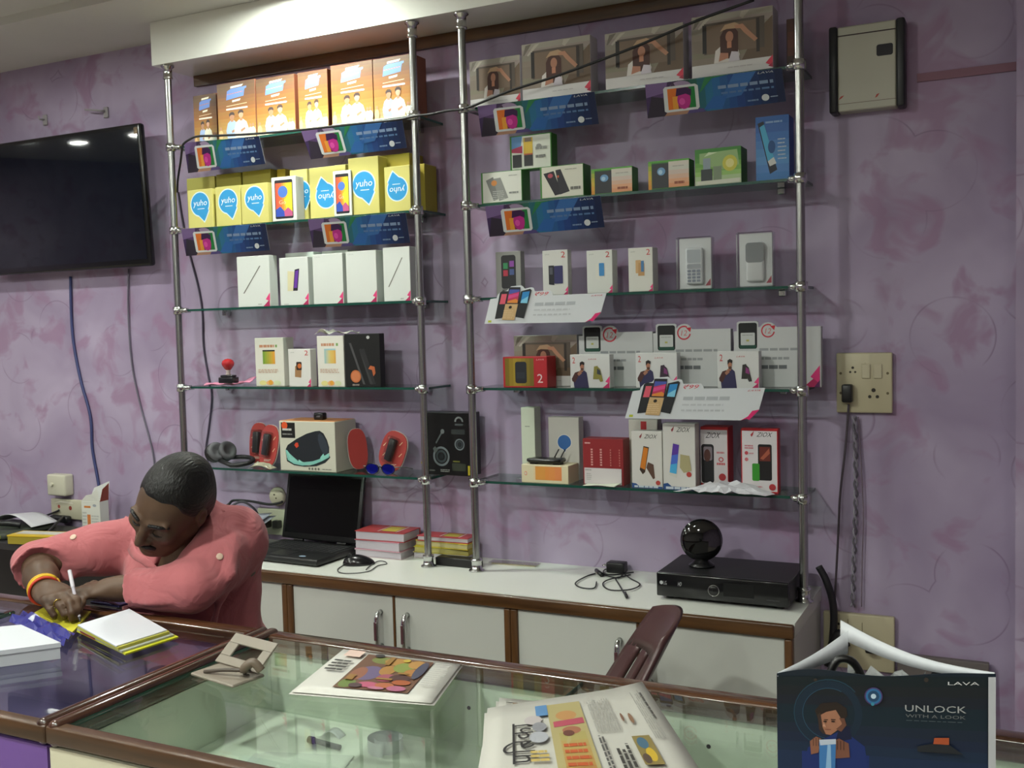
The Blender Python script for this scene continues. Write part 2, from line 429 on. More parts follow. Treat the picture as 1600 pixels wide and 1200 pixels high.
# ================================================================== storage cabinets under the racks
CF = 2.715      # door plane
def cabinet(x0, x1, split, label, hx):
    t = thing('storage_cabinet', label, 'cabinet', ((x0+x1)/2, CF+.2, 0), 'white cabinets along the back wall')
    sh = Vector(t.location)
    m = MB(); m.box(x0+.0005, x1-.0005, CF+.02, YW-.001, .0005, .712, LAMI); m.obj('carcass', t, sh)
    for a, c in ((x0+.0005, x0+.022), (x1-.022, x1-.0005)):
        m = MB(); m.box(a, c, CF-.006, CF+.0195, .06, .7115, WOODV, .004, 2); m.obj('stile', t, sh)
    m = MB(); m.box(x0+.023, x1-.023, CF-.006, CF+.0195, .06, .09, WOOD, .004, 2); m.obj('bottom_rail', t, sh)
    m = MB(); m.box(split-.0035, split+.0035, CF-.0005, CF+.0195, .0905, .7105, WOODV); m.obj('door_edge_strip', t, sh)
    for a, c, hh in ((x0+.0225, split-.004, hx[0]), (split+.004, x1-.0225, hx[1])):
        d = MB(); d.box(a, c, CF+.001, CF+.0195, .0905, .7105, LAMI, .002); do = d.obj('door', t, sh)
        if hh:
            m = MB(); x = hh; z = .60; h = .055
            m.tube([(x, CF+.0008, z+h), (x, CF-.016, z+h-.002), (x, CF-.024, z+h-.016), (x, CF-.0255, z+.02), (x, CF-.0255, z-.02), (x, CF-.024, z-h+.016), (x, CF-.016, z-h+.002), (x, CF+.0008, z-h)], .0085, CHROME, 12)
            m.box(x-.005, x+.005, CF-.0365, CF-.0338, z-.03, z+.03, mat('#5a3c40', .25), .001)
            m.obj('handle', do, sh)
    return t
cabinet(-2.965, -2.2, -2.58, 'white cabinet unit behind the seated man', (-2.63, -2.53))
cabinet(-2.2, -1.365, -1.78, 'white double door cabinet unit below the laptop and books', (-1.83, -1.73))
cabinet(-1.365, -.535, -.966, 'white double door cabinet unit below the black video recorder', (-1.02, -.93))
t = thing('worktop', 'long white laminate worktop with brown beading over the cabinets', 'worktop', (-2.05, 2.92, .7125))
sh = Vector(t.location)
m = MB(); m.box(-2.968, -.531, CF+.005, YW-.001, .7130, TOPZ, mat('#dfe2da', .22, 0, .5)); m.obj('top_panel', t, sh)
m = MB(); m.box(-2.968, -.531, CF-.012, CF+.0045, .7130, TOPZ-.001, WOOD, .006, 3); m.obj('front_beading', t, sh)

t = thing('side_table', 'dark table left of the white cabinets under the television', 'table', (-3.60, 2.92, 0))
DKT = mat('#2b2a2c', .4)
m = MB(); m.box(-.62, .615, -.21, .13, .725, .7535, DKT, .003); m.obj('tabletop', t)
m = MB(); m.box(-.60, .595, .10, .115, .10, .7245, DKT); m.obj('back_board', t)
for x in (-.60, .575):
    for y in (-.20, .08):
        m = MB(); m.box(x-.0, x+.022, y, y+.022, .0005, .7245, DKT); m.obj('leg', t)

# ================================================================== glass display counters
CY0, CY1, CTZ = 1.175, 1.765, .90
CREAM = mat('#cfcbb4', .4, 0, .5, 0, .05, 4); PURP = mat('#6b4a94', .45, 0, .5, 0, .06, 5)
INW = mat('#e3e7dc', .45, 0, .4, 0, .03, 5); IND = mat('#7d6c9a', .5)
def counter(x0, x1, joint, panel, inner, label, deckz, lrail, rrail):
    t = thing('glass_display_counter', label, 'counter', ((x0+x1)/2, (CY0+CY1)/2, 0)); sh = Vector(t.location)
    rw = .042; fw = .026; ew = .027
    m = MB(); m.box(x0, x1, CY0, CY0+fw, CTZ-.030, CTZ+.002, woodmat('front_rail_wood', '#3a2616', '#523720', .4, .15, (2.5, 30, 30)), .005, 3); m.obj('front_rail', t, sh)
    m = MB(); m.box(x0, x1, CY1-rw, CY1, CTZ-.036, CTZ+.004, RAILM, .009, 4); m.obj('back_rail', t, sh)
    if lrail:
        m = MB(); m.box(x0, x0+ew, CY0+.001, CY1-.001, CTZ-.036, CTZ+.010, RAILY, .011, 5); m.obj('end_rail', t, sh)
    if rrail:
        m = MB(); m.box(x1-ew, x1, CY0+.001, CY1-.001, CTZ-.036, CTZ+.010, RAILY, .011, 5); m.obj('end_rail', t, sh)
    gx0, gx1 = x0+ew+.001, x1-ew-.001
    cuts = [gx0] + ([joint] if joint else []) + [gx1]
    for a, c in zip(cuts, cuts[1:]):
        m = MB(); ya, yb = CY0+fw+.001, CY1-rw-.001
        m.box(a+.001, c-.001, ya, yb, CTZ-.0085, CTZ-.0005, TOPGL)
        for xx in ((a+.0005, a+.001), (c-.001, c-.0005)):
            m.box(xx[0], xx[1], ya, yb, CTZ-.0085, CTZ-.0005, GEDGE)
        m.obj('glass_top', t, sh)
    m = MB(); m.box(x0+.003, x1-.003, CY0+.006, CY0+.024, .0005, CTZ-.037, panel); m.obj('front_panel', t, sh)
    m = MB(); m.box(x0+.003, x1-.003, CY1-.03, CY1-.012, .0005, CTZ-.037, inner); 
    if deckz > .6:
        for q in range(6):
            xx = x0+.35+q*.16
            m.cyl((xx, CY1-.0301, CTZ-.09), (xx, CY1-.0306, CTZ-.09), .004, BLACK, 10)
    m.obj('back_panel', t, sh)
    for a, c in ((x0+.003, x0+.02), (x1-.02, x1-.003)):
        m = MB(); m.box(a, c, CY0+.025, CY1-.031, .0005, CTZ-.037, inner); m.obj('side_panel', t, sh)
    m = MB(); m.box(x0+.021, x1-.021, CY0+.025, CY1-.031, deckz-.012, deckz, inner); m.obj('inner_shelf', t, sh)
    m = MB(); m.box(x0+.021, x1-.021, CY0+.025, CY1-.031, .05, .07, inner); m.obj('base_board', t, sh)
    return t
DECK = .735
counter(-1.480, .055, -.722, CREAM, INW, 'glass topped display counter with a cream front and newspapers on it', DECK, True, True)
counter(-3.05, -1.481, None, PURP, IND, 'glass topped display counter with a purple front where the man writes', .60, False, True)
# ================================================================== goods on the shelves
TOPS = [z+.0041 for z in SZ]
def carton(name, label, cat, u0, u1, vt, z0, Y, d, base, art=None, group=None, rz=0., bev=.0012, side=None, lean=0.):
    """a closed box: front between image columns u0..u1 at depth Y, top edge at row vt, standing on z0"""
    um = (u0+u1)/2
    zt = at(um, vt, Y).z; h = zt-z0
    vm = vt + (atz(um, vt, zt) - atz(um, vt, zt)).x
    # bottom row for the middle height
    vmid = vt+ (h/2)*F/ (CM[2] @ (np.array(at(um, vt, Y))-CP))
    x0 = at(u0, vmid, Y).x; x1 = at(u1, vmid, Y).x; w = x1-x0
    m = MB(); m.box(-w/2, w/2, 0, d, 0, h, paper(base) if isinstance(base, str) else base, bev)
    if art: art(frontart(m, w, h))
    if side: side(sideart(m, w, h, d))
    return solo(m, name, label, cat, ((x0+x1)/2, Y, z0+.0002), group, rz)

# ---- prints
SKIN1 = '#b98a6a'; SKIN2 = '#d9a888'; HAIRC = '#2a2220'
def art_orange(a):
    a.grad(0.005, .005, .995, .995, ['#c0ac84', '#b88f48', '#ab783a', '#946438', '#7a583c', '#685040'], 16)  # printed gradient, its upper part also darkened for the pelmet's shade
    a.p([(.24, .70), (.70, .74), (.73, .86), (.78, .875), (.78, .905), (.36, .885), (.27, .855)], '#6d8fd6')
    a.p([(.27, .79), (.68, .815), (.69, .825), (.27, .80)], '#d8854a')
    a.p([(.36, .895), (.66, .91), (.70, .945), (.37, .93)], '#f6efd8')
    a.p([(.40, .65), (.60, .665), (.62, .70), (.40, .685)], '#f6efd8')
    a.p([(.24, .585), (.78, .605), (.78, .615), (.24, .595)], '#f6dcae')
    a.rr(.23, .52, .80, .55, .02, '#fbf3df')
    # two men standing side by side
    for cx, top, shirt, w in ((.38, .46, '#a9c0e6', .13), (.62, .48, '#ece8d4', .15)):
        a.p([(cx-w, .02), (cx-w*1.25, .16), (cx-w*.9, .29), (cx-w*.35, .335), (cx+w*.35, .335), (cx+w*.95, .28), (cx+w*1.3, .15), (cx+w, .02)], shirt)
        a.r(cx-.035, .31, cx+.035, .36, SKIN1)
        a.e(cx, top-.06, .062, .062, SKIN2 if cx > .5 else SKIN1)
        a.p([(cx-.07, top-.06), (cx-.075, top-.015), (cx-.03, top+.02), (cx+.04, top+.018), (cx+.072, top-.015), (cx+.065, top-.05), (cx+.03, top-.03), (cx-.03, top-.03)], '#4a3c3a')
        a.p([(cx-.02, .15), (cx+.09, .19), (cx+.11, .16), (cx, .11)], SKIN1)
    for cx, c in ((.08, '#e6c08a'), (.86, '#d9e2c4'), (.93, '#cfe0d2')):
        a.e(cx, .10, .06, .08, c); a.e(cx, .21, .03, .03, SKIN1)
    a.grad(.005, .005, .995, .03, ['#f4f0dc', '#f2dca0'], 2)
def bubble(a, cx, cy, r, tx, word=True):
    """round speech bubble with a tail at bottom right"""
    k = a.w/a.h
    for s, c in ((1.10, '#cfe4ec'), (1., '#2f95cf')):
        pts = [(cx+r*s*math.cos(t), cy+r*s*k*math.sin(t)) for t in [math.radians(x) for x in range(-28, 262, 12)]]
        pts += [(cx+r*.42*s, cy-r*k*1.5*s), (cx+r*.6*s, cy-r*k*1.25*s), (cx+r*.95*s, cy-r*k*.6*s)]
        a.p(pts, c)
    if word:
        a.t(tx, cx-r*.78, cy-r*k*.30, cx+r*.80, cy+r*k*.38, '#e8f3f8', .15)
        a.r(cx-r*.3, cy-r*k*.44, cx+r*.5, cy-r*k*.38, '#d5e9f2')
def art_yuho(cx=.5, cy=.58, r=.33, flip=False):
    def f(a):
        b = a.sub(lambda x, y: (1-x, 1-y)) if flip else a
        bubble(b, cx, cy, r, 'yuho')
    return f
def art_screen(a):
    a.rr(.13, .05, .87, .93, .05, '#23222a')
    a.grad(.16, .10, .84, .86, ['#d8543e', '#e6703c', '#eec23a', '#e6dc2c'], 8, False)
    a.p([(.50, .48), (.84, .62), (.84, .30), (.62, .22)], '#e9d83a')
    a.circ(.46, .66, .20, '#4f78c8')
    a.p([(.16, .10), (.16, .26), (.34, .33), (.50, .22), (.52, .10)], '#3450b0'); a.p([(.52, .10), (.50, .22), (.66, .30), (.84, .20), (.84, .10)], '#c05a86')
    a.t('Go', .30, .38, .58, .47, '#f6d0a8')
def pink_corner(a, s=1., dark=True):
    k = a.w/a.h
    a.p([(1-.22*s, 0), (1-.02*s, .17*s*k), (1-.02*s, 0)], '#b02a5c' if dark else '#d42a70')
    a.p([(1-.14*s, .17*s*k), (1-.01*s, .33*s*k), (1-.01*s, .14*s*k), (1-.07*s, .14*s*k)], '#e0447e')
def art_plain(a): pink_corner(a); a.t('LAVA', .08, .93, .26, .955, '#b8bcba')
def art_stroke(a):
    pink_corner(a)
    a.p([(.17, .27), (.70, .80), (.735, .80), (.21, .27)], '#77776f'); a.lines(.62, .03, .74, .06, 1, '#a8aaa6', 3, .6, 2)
def art_purplephone(a):
    pink_corner(a)
    a.p([(.27, .30), (.29, .72), (.52, .70), (.50, .30)], '#d8d2aa'); a.p([(.46, .30), (.54, .74), (.70, .76), (.62, .30)], '#2a2430')
    a.p([(.49, .36), (.56, .71), (.67, .73), (.60, .36)], '#6a3aa0'); a.lines(.12, .02, .3, .04, 1, '#b0b2ac', 8, .6, 2)
def art_2box(phone):
    def f(a):
        pink_corner(a, .9); a.t('LAVA', .10, .90, .28, .925, '#909490')
        a.t('2', .74, .83, .90, .96, '#c23a3e'); phone(a)
    return f
def ph_dark(a): a.p([(.24, .24), (.24, .66), (.46, .66), (.46, .22)], '#23232a'); a.rr(.46, .25, .80, .65, .03, '#343260'); a.r(.28, .46, .40, .62, '#51525c')
def ph_blue(a): a.p([(.34, .34), (.34, .68), (.52, .70), (.52, .30)], '#d6d6cc'); a.rr(.48, .40, .68, .70, .03, '#3f86c0')
def ph_gold(a): a.rr(.30, .42, .52, .72, .03, '#c8a270'); a.p([(.40, .36), (.42, .66), (.66, .64), (.66, .36)], '#b89060'); a.r(.52, .45, .64, .70, '#4a7aa6')
def ph_orange(a): a.p([(.28, .26), (.30, .54), (.52, .64), (.60, .60), (.56, .24)], '#a07a54'); a.rr(.36, .44, .60, .66, .04, '#3a2a24'); a.circ(.50, .55, .09, '#c46a34')
def art_woman(a):
    a.r(.003, .003, .997, .20, '#d3d1d0')
    a.grad(.003, .20, .997, .997, ['#8d8478', '#85796c', '#8c847a', '#a29a90'], 8)
    a.p([(.62, .20), (.997, .20), (.997, .85), (.80, .62)], '#6a5848')
    a.p([(.06, .97), (.15, .99), (.04, .80), (.02, .80)], '#6f685e'); a.p([(.20, .97), (.27, .98), (.10, .78), (.08, .80)], '#b5ada0'); a.p([(.62, .985), (.72, .985), (.64, .87), (.60, .9)], '#b2aa9e')
    a.r(.16, .36, .90, .86, '#5a5048'); a.r(.19, .36, .84, .82, '#786555'); a.r(.14, .38, .19, .84, '#2c2826'); a.r(.80, .30, .84, .84, '#3a322e')
    # woman shading her eyes with a raised arm
    a.p([(.28, .20), (.30, .40), (.38, .48), (.56, .46), (.60, .30), (.58, .20)], '#d8d2cc')
    a.p([(.36, .28), (.36, .62), (.42, .76), (.52, .78), (.58, .66), (.58, .34), (.50, .24)], '#4a2c26')
    a.e(.475, .60, .048, .09, '#b07c64'); a.r(.445, .42, .50, .52, '#c08468')
    a.p([(.36, .70), (.42, .80), (.54, .82), (.62, .76), (.56, .72), (.44, .73)], '#b89878'); a.p([(.54, .77), (.64, .78), (.70, .68), (.82, .51), (.78, .47), (.65, .64), (.61, .71), (.55, .72)], '#b8876c')
    a.p([(.34, .22), (.36, .36), (.46, .34), (.46, .26)], '#b88068'); a.p([(.46, .20), (.50, .36), (.58, .34), (.60, .2)], '#cfc8d2')
    a.p([(.90, .003), (.997, .10), (.997, .003)], '#d8d0d2'); a.p([(.91, .10), (.997, .22), (.997, .07), (.95, .07)], '#cf3a52'); a.p([(.94, .05), (.997, .10), (.997, .02)], '#a82a48')
    a.lines(.45, .09, .80, .12, 1, '#b9b5b6', 5, .5, 6)
def banner_art(a):
    a.grad(0, 0, 1, 1, ['#3f2e55', '#5c4474', '#2c2436', '#2e6a58', '#2f6ea0', '#27508e', '#223f74', '#1c2f58', '#18264a'], 18, False)
    a.p([(0, 0), (.15, 0), (.13, .55), (.04, .62)], '#322b3a'); a.p([(0, .60), (.15, .70), (.17, 1), (0, 1)], '#77608e')
    a.p([(.40, .55), (.50, .95), (.62, 1), (.45, 1)], '#2f7a4c'); a.p([(.55, .30), (.66, 1), (.82, 1), (.70, .35)], '#3a6aa8'); a.p([(.42, .05), (.50, .42), (.60, .40), (.56, .05)], '#2d62a4')
    a.e(.265, .80, .085, .19, '#9a88a6'); a.p([(.16, .70), (.21, .99), (.25, .70)], '#4c3a52')
    a.p([(.13, 0), (.16, .12), (.20, .20), (.27, .20), (.32, .12), (.34, 0)], '#a8806a'); a.p([(.30, 0), (.33, .16), (.42, .10), (.44, 0)], '#53487a')
    a.p([(.135, .14), (.135, .80), (.15, .86), (.375, .86), (.395, .80), (.395, .16), (.38, .10), (.15, .10)], '#cfd3d4')
    a.r(.165, .17, .37, .79, '#7a3a4a'); a.r(.165, .17, .235, .79, '#d6702c'); a.r(.20, .17, .24, .55, '#e09a3a'); a.r(.325, .17, .37, .79, '#1f7a3c')
    a.e(.285, .42, .05, .27, '#b82c86'); a.p([(.225, .55), (.235, .76), (.30, .79), (.345, .72), (.34, .52), (.30, .60)], '#3a1d4a'); a.e(.27, .38, .022, .10, '#d850a4')
    a.lines(.54, .60, .97, .72, 1, '#7f95b4', 11, .8, 7); a.lines(.56, .44, .97, .52, 1, '#5878a4', 12, .7, 9)
    a.e(.865, .20, .026, .10, '#cdd3d6'); a.lines(.74, .12, .82, .2, 1, '#6f88ac', 4, .6, 2); a.lines(.90, .18, .96, .23, 1, '#8fa0b8', 6, .6, 2)
    a.t('LAVA', .83, .91, .94, .965, '#c6ccd2', .2)
def banner(px, label, dy=.035, y=PY-.004):
    """printed strip taped under a shelf edge; px = corners top-left, top-right, bottom-right, bottom-left"""
    tl, tr = at(*px[0], y), at(*px[1], y); bl = at(*px[3], y+dy)
    m = MB(); n = (tr-tl).cross(bl-tl).normalized()
    n = -n if n.y > 0 else n
    d = Vector(ray(*px[2])); c0 = Vector(CP); br = c0+d*((tl-c0).dot(n)/d.dot(n))      # fourth corner in the same plane
    org = (tl+tr)/2
    q = [p-org for p in (bl, br, tr, tl)]
    m.prism(q, -n*.0006, paper('#e2e2e0'))
    banner_art(Art(m, [p+n*.0001 for p in q]))
    return solo(m, 'shelf_banner', label, 'banner', org, 'blue phone banners under the shelf edges')

# ---- top shelf, left rack: orange boxes
g = 'orange phone boxes on the top shelf'
OR = [(303, 339, 147.5, 3.005, 'outermost by the left post, partly tucked behind its neighbour'), (340, 399.5, 127.5, 2.965, 'second from the left post'), (400.5, 461, 119.5, 2.965, 'third from the left post'),
      (466, 512.5, 110.5, 2.965, 'narrower one with a brown gap on its right'), (517.5, 583, 98, 2.965, 'second from the right post'), (583.5, 646, 88, 2.967, 'partly behind the right post')]
for i, (u0, u1, vt, Y, w) in enumerate(OR):
    carton('phone_box', 'orange box printed with two men, ' + w, 'box', u0, u1, vt, TOPS[0], Y, .085 if i == 5 else .07, '#7e4a34', art_orange, g)
# ---- banners under the shelves
banner([(287.5, 223), (404.7, 212.5), (415, 256), (294, 270.5)], 'blue phone banner under the left end of the top left shelf')
banner([(470, 203.5), (628, 183.5), (636, 231), (486, 249)], 'blue phone banner under the right half of the top left shelf')
banner([(283, 357.5), (415, 349), (422, 391), (291, 400)], 'blue phone banner under the left end of the yellow box shelf')
banner([(481, 343), (634, 332), (641, 379.5), (489, 387)], 'blue phone banner under the right half of the yellow box shelf')
banner([(746, 166), (929, 143), (936, 193.5), (752.5, 214)], 'blue phone banner hanging under the left half of the top right shelf')
banner([(1008, 132.5), (1221.5, 106), (1228.5, 158.5), (1012, 185)], 'blue phone banner hanging under the right half of the top right shelf')
banner([(758, 322.5), (938, 305.5), (945, 355), (765, 370)], 'blue phone banner below the white and green boxes')

# ---- second shelf, left rack: yellow boxes and two white phone boxes
g = 'yellow speech bubble boxes'
YSHADE = '#a39a4c'; YC = '#cdc674'  # back row: darker yellow, the shade there put into the colour
def yb(u0, u1, vt, Y, d, lab, art, base=YC): return carton('phone_box', lab, 'box', u0, u1, vt, TOPS[1], Y, d, base, art, g)
yb(293, 337, 277, 3.055, .05, 'plain tall yellow box behind the leftmost small yellow box', None, YSHADE)
yb(339, 377.5, 271, 3.055, .05, 'plain tall yellow box behind the second small yellow box from the left', None, YSHADE)
yb(380, 424, 266, 3.055, .05, 'plain tall yellow box behind the third small yellow box from the left', None, YSHADE)
yb(434, 447, 264, 3.075, .04, 'narrow plain yellow box standing behind the left white phone box', None, '#c6ae3c')
yb(294, 332, 296, 2.965, .075, 'small yellow box with blue speech bubble at the left end of its shelf', art_yuho(.5, .62, .36))
yb(337, 376, 291, 2.965, .075, 'small yellow box with blue speech bubble, second from the left end', art_yuho(.5, .62, .36))
yb(377, 419, 287, 2.963, .075, 'small yellow box with blue speech bubble beside the left white phone box', art_yuho(.5, .63, .34))
yb(454, 481, 265, 3.014, .05, 'yellow box whose blue bubble is half hidden by the left white phone box', art_yuho(.62, .56, .52))
yb(484, 541, 260, 2.985, .08, 'yellow box with an upside down blue bubble between the white phone boxes', art_yuho(.55, .56, .27, True))
yb(524, 548, 257, 3.07, .04, 'pale yellow box at the back above the right white phone box', None, '#d8d87e')
yb(545, 592, 245.5, 2.966, .055, 'tallest yellow box with blue speech bubble right of the white phone boxes', art_yuho(.5, .52, .36))
yb(593.5, 641, 241, 3.03, .09, 'tall dull yellow box behind the yellow box nearest the right post', None, '#a8983a')
yb(601, 641, 259.5, 2.966, .058, 'yellow box with an upside down blue bubble next to the right post', art_yuho(.5, .50, .38, True))
yb(651, 664, 256, 3.03, .08, 'dull yellow box at the back showing past the right post', None, '#a8983a')
g = 'white phone boxes with a colourful screen'
carton('phone_box', 'white box with colourful phone screen, left one among the yellow boxes', 'box', 425.5, 462, 276, TOPS[1], 2.958, .05, '#d9dcd6', art_screen, g, .05)
carton('phone_box', 'white box with colourful phone screen, right one among the yellow boxes', 'box', 521, 549, 266.5, TOPS[1], 2.958, .006, '#d9dcd6', art_screen, g)

# ---- third shelf, left rack: white boxes with a pink corner
g = 'white boxes with a pink corner on the middle left shelf'
WB = '#d6dbd6'
def wb(u0, u1, vt, Y, d, lab, art, rz=0.): return carton('phone_box', lab, 'box', u0, u1, vt, TOPS[2], Y, d, WB, art, g, rz)
wb(371, 421.5, 400, 2.97, .045, 'white box with a grey diagonal stroke at the left end of its shelf', art_stroke)
wb(447, 491, 394.5, 3.045, .05, 'plain white box at the back behind the purple phone box', None)
wb(437, 482, 402, 2.972, .05, 'white box showing a purple phone and a cream phone', art_purplephone)
wb(504, 545, 391.5, 3.045, .06, 'blank white box at the back between two plain white boxes', None)
wb(489, 536, 396.5, 2.972, .055, 'plain white box with a pink corner right of the purple phone box', art_plain)
wb(541, 588.5, 392, 2.972, .06, 'plain white box with a pink corner left of the stroke box by the right post', art_plain)
wb(599, 641, 386, 2.972, .055, 'white box with a grey diagonal stroke next to the right post', art_stroke)
# ---- fourth shelf, left rack
def art_C(seed, c1, c2, c3):
    def f(a):
        a.lines(.16, .80, .70, .86, 1, '#c08a6a', seed, .9, 5); a.lines(.72, .80, .80, .86, 1, '#7aa05a', seed+1, .9, 1)
        a.grad(.27, .46, .70, .74, [c1, c2, c3], 6, False); a.r(.27, .72, .70, .75, '#2e3328' if seed == 1 else c1)
        a.lines(.10, .27, .84, .36, 3, '#c09a80', seed+2, .45, 8)
        for k, c in enumerate(('#e0d890', '#e8b078', '#d0d8b0')): a.e(.25+.25*k, .07, .13, .05, c)
        a.circ(.52, .08, .07, '#e0a03c')
    return f
carton('phone_box', 'white box with a green and orange phone picture behind the pink cloth', 'box', 399, 443.5, 528, TOPS[3], at(420, 601, 2.99).y, .06, '#d9d8cc', art_C(1, '#6aa03c', '#b0a83c', '#e0a040'), None)
carton('phone_box', 'small white box with a brown phone and a red 2', 'box', 451, 485.5, 545.5, TOPS[3], 2.972, .035, '#dad9d4', art_2box(ph_orange), None)
carton('phone_box', 'white box with a yellow picture under a crumpled wrapper', 'box', 496, 537.5, 525, TOPS[3], 2.97, .06, '#dcdad0', art_C(7, '#9ac0c8', '#d8c070', '#d8a850'), None)
x = at(516, 524, 2.97)
m = MB(); R = random.Random(5)
m.sheet(lambda u, v: (-.075+.15*u, -.002+.066*v, .004+.010*abs(math.sin(7*u+3*v))+.012*(1 if .1 < u < .35 else .2)*R.random()), 14, 6, .0006, paper('#d8d6cc'), False)
zt = at(516, 525, 2.97).z
solo(m, 'plastic_wrapper', 'crumpled clear wrapper lying on top of the white box with a yellow picture', 'wrapper', (x.x+.006, 2.972, zt+.0012))
def art_black(a):
    a.p([(.13, .83), (.50, .05), (.56, .05), (.19, .83)], '#4a4a4c'); a.p([(.42, .70), (.46, .72), (.78, .05), (.70, .05)], '#3a3a3c')
    a.p([(.42, .70), (.56, .72), (.86, .06), (.78, .05)], '#2c2c2e')
    a.p([(.66, .34), (.72, .40), (.84, .38), (.86, .26), (.80, .20), (.76, .32)], '#b0603a'); a.circ(.30, .20, .15, '#b8683c'); a.circ(.30, .20, .12, '#c87a50')
    a.lines(.2, .02, .42, .06, 2, '#a89a90', 5, .5, 3); a.e(.68, .93, .045, .03, '#b8bab8')
carton('phone_box', 'tall glossy black box with two grey phones and an orange seal', 'box', 539, 594, 521.5, TOPS[3], 2.967, .03, '#19191a', art_black)
# pink cloth and rubber stamp
m = MB(); R = random.Random(3); pa = at(320, 600, 2.985); pb = at(392, 598, 2.985)
def cl(u, v):
    return (pa.x+(pb.x-pa.x)*u, 2.98+.06*v*(.6+.5*u), TOPS[3]+.004+ (.034*max(0, (u-.55)/.45)**1.2*(.3+.7*v)) + .005*math.sin(9*u+4*v)**2 + .004*math.sin(15*v+3*u)**2)
m.sheet(cl, 26, 10, .0025, clothmat('pink_cloth', '#d88aa8', 30, .3))
solo(m, 'dust_cloth', 'crumpled pink cloth lying behind the rubber stamp', 'cloth', group=None, shift=Vector((pa.x+.06, 3.0, TOPS[3])))
p = at(357.5, 600, 2.955)
t = thing('rubber_stamp', 'rubber stamp with a round red knob on a black base', 'stamp', (p.x, 2.955, TOPS[3]+.0135))
m = MB(); m.box(-.034, .034, -.018, .018, 0, .022, mat('#17161c', .3), .003, 2); m.box(-.028, .028, -.014, .014, .022, .030, mat('#17161c', .3), .003, 2); m.obj('base', t)
m = MB(); m.lathe([(.011, .0302), (.008, .036), (.007, .044), (.010, .048)], mat('#c9b9b4', .3), 16); m.obj('neck', t)
m = MB(); m.lathe([(.009, .0482), (.014, .054), (.022, .066), (.0235, .074), (.02, .083), (.011, .089), (.001, .091)], mat('#b0242a', .15, 0, .6, .5), 24); m.obj('knob', t)

# ---- fifth shelf, left rack
Z5 = TOPS[4]
# headphones
p = atz(360, 728, Z5)
hp = thing('headphones', 'black over ear headphones with grey cushions at the left end of the lowest shelf', 'headphones', (p.x-.005, 2.985, Z5+.0005), None, .25)
for dx, dy, tl in ((-.042, .0, .35), (-.012, .028, .2)):
    m = MB(); ax = Vector((.72, -.45, .3)).normalized(); c = Vector((dx, dy, .052))
    m.lathe([(.001, -.014), (.03, -.014), (.037, -.006), (.037, .010), (.034, .016), (.001, .016)], mat('#19191b', .4), 24, c, ax); cu = m.obj('ear_cup', hp)
    m = MB(); m.lathe([(.014, .0162), (.034, .0165), (.037, .022), (.033, .03), (.022, .032), (.014, .024)], mat('#5a5b5e', .6), 24, c, ax); m.obj('cushion', cu)
m = MB(); pts = []
for k in range(17):
    a = math.radians(-100+k*16); pts.append((.045+.068*math.cos(a), .0+.048*math.sin(a), .021+.010*math.sin(a*1.0)))
pts = [(-.03, -.005, .03)]+pts[1:-2]+[(-.012, .035, .04)]
m.tube(pts, .0085, mat('#1c1c1e', .45), 10); m.obj('headband', hp)
# red blister packs with a black gadget
def blister(u, v, Y, label, w, h, rz, tilt, turn=0., dev=True):
    p = at(u, v, Y)
    t = thing('blister_pack', label, 'blister pack', (p.x, Y, Z5+.0055), 'red oval blister packs on the lowest shelf'); t.rotation_euler = (tilt, 0, rz)
    c, s_ = math.cos(turn), math.sin(turn)
    n = 28; out = []
    for i in range(n):
        a = 2*math.pi*i/n; x = w/2*abs(math.cos(a))**.75*(1 if math.cos(a) > 0 else -1); z = h/2*abs(math.sin(a))**.75*(1 if math.sin(a) > 0 else -1)
        out.append((x*c-z*s_, x*s_+z*c))
    lo = min(q[1] for q in out); out = [(x, z-lo) for x, z in out]; cz = -lo
    m = MB(); m.prism([(x, 0, z) for x, z in out], (0, .004, 0), paper('#b04440'))
    m.prism([(x*1.04, .0042, cz+(z-cz)*1.02) for x, z in out], (0, .003, 0), paper('#cfc6c0'))
    A = Art(m, [(-w/2, 0, 0), (w/2, 0, 0), (w/2, 0, 2*cz), (-w/2, 0, 2*cz)])
    if dev:
        for x0, y0 in ((.16, .66), (.80, .68), (.80, .40), (.16, .42)): A.p([(x0-.05, y0-.03), (x0+.07, y0+.05), (x0+.08, y0+.035), (x0-.03, y0-.05)], '#e8cfa8')
        A.lines(.30, .12, .7, .18, 2, '#e8d0c0', 4, .5, 4)
    m.obj('card', t)
    if dev:
        up = Vector((-s_*1., 0, c)); ri = Vector((c, 0, s_)); ce = Vector((0, -.011, cz*1.05))
        m = MB(); m.obox(ce, ri*.014, (0, .010, 0), up*.040, mat('#2c2c2e', .3), .005, 2); m.obj('gadget', t)
        m = MB(); m.obox(ce+Vector((0, -.002, 0)), ri*.021, (0, .0125, 0), up*.048, glassmat('blister_plastic', '#f4f4f4', 1.6, .03), .006, 3); m.obj('bubble', t)
    return t
blister(402, 720, 3.06, 'red blister pack at the far left, half hidden behind another red pack', .085, .155, 0, -.12)
blister(417, 722, 3.005, 'red blister pack between the headphones and the white speaker box', .095, .155, -.15, -.14, -.10)
blister(561, 724, 3.045, 'plain red pack leaning against the right side of the speaker box', .07, .145, .9, -.1, .05, False)
blister(611, 722, 3.03, 'red blister pack standing behind the blue sunglasses', .112, .14, -.1, -.15, -.30)
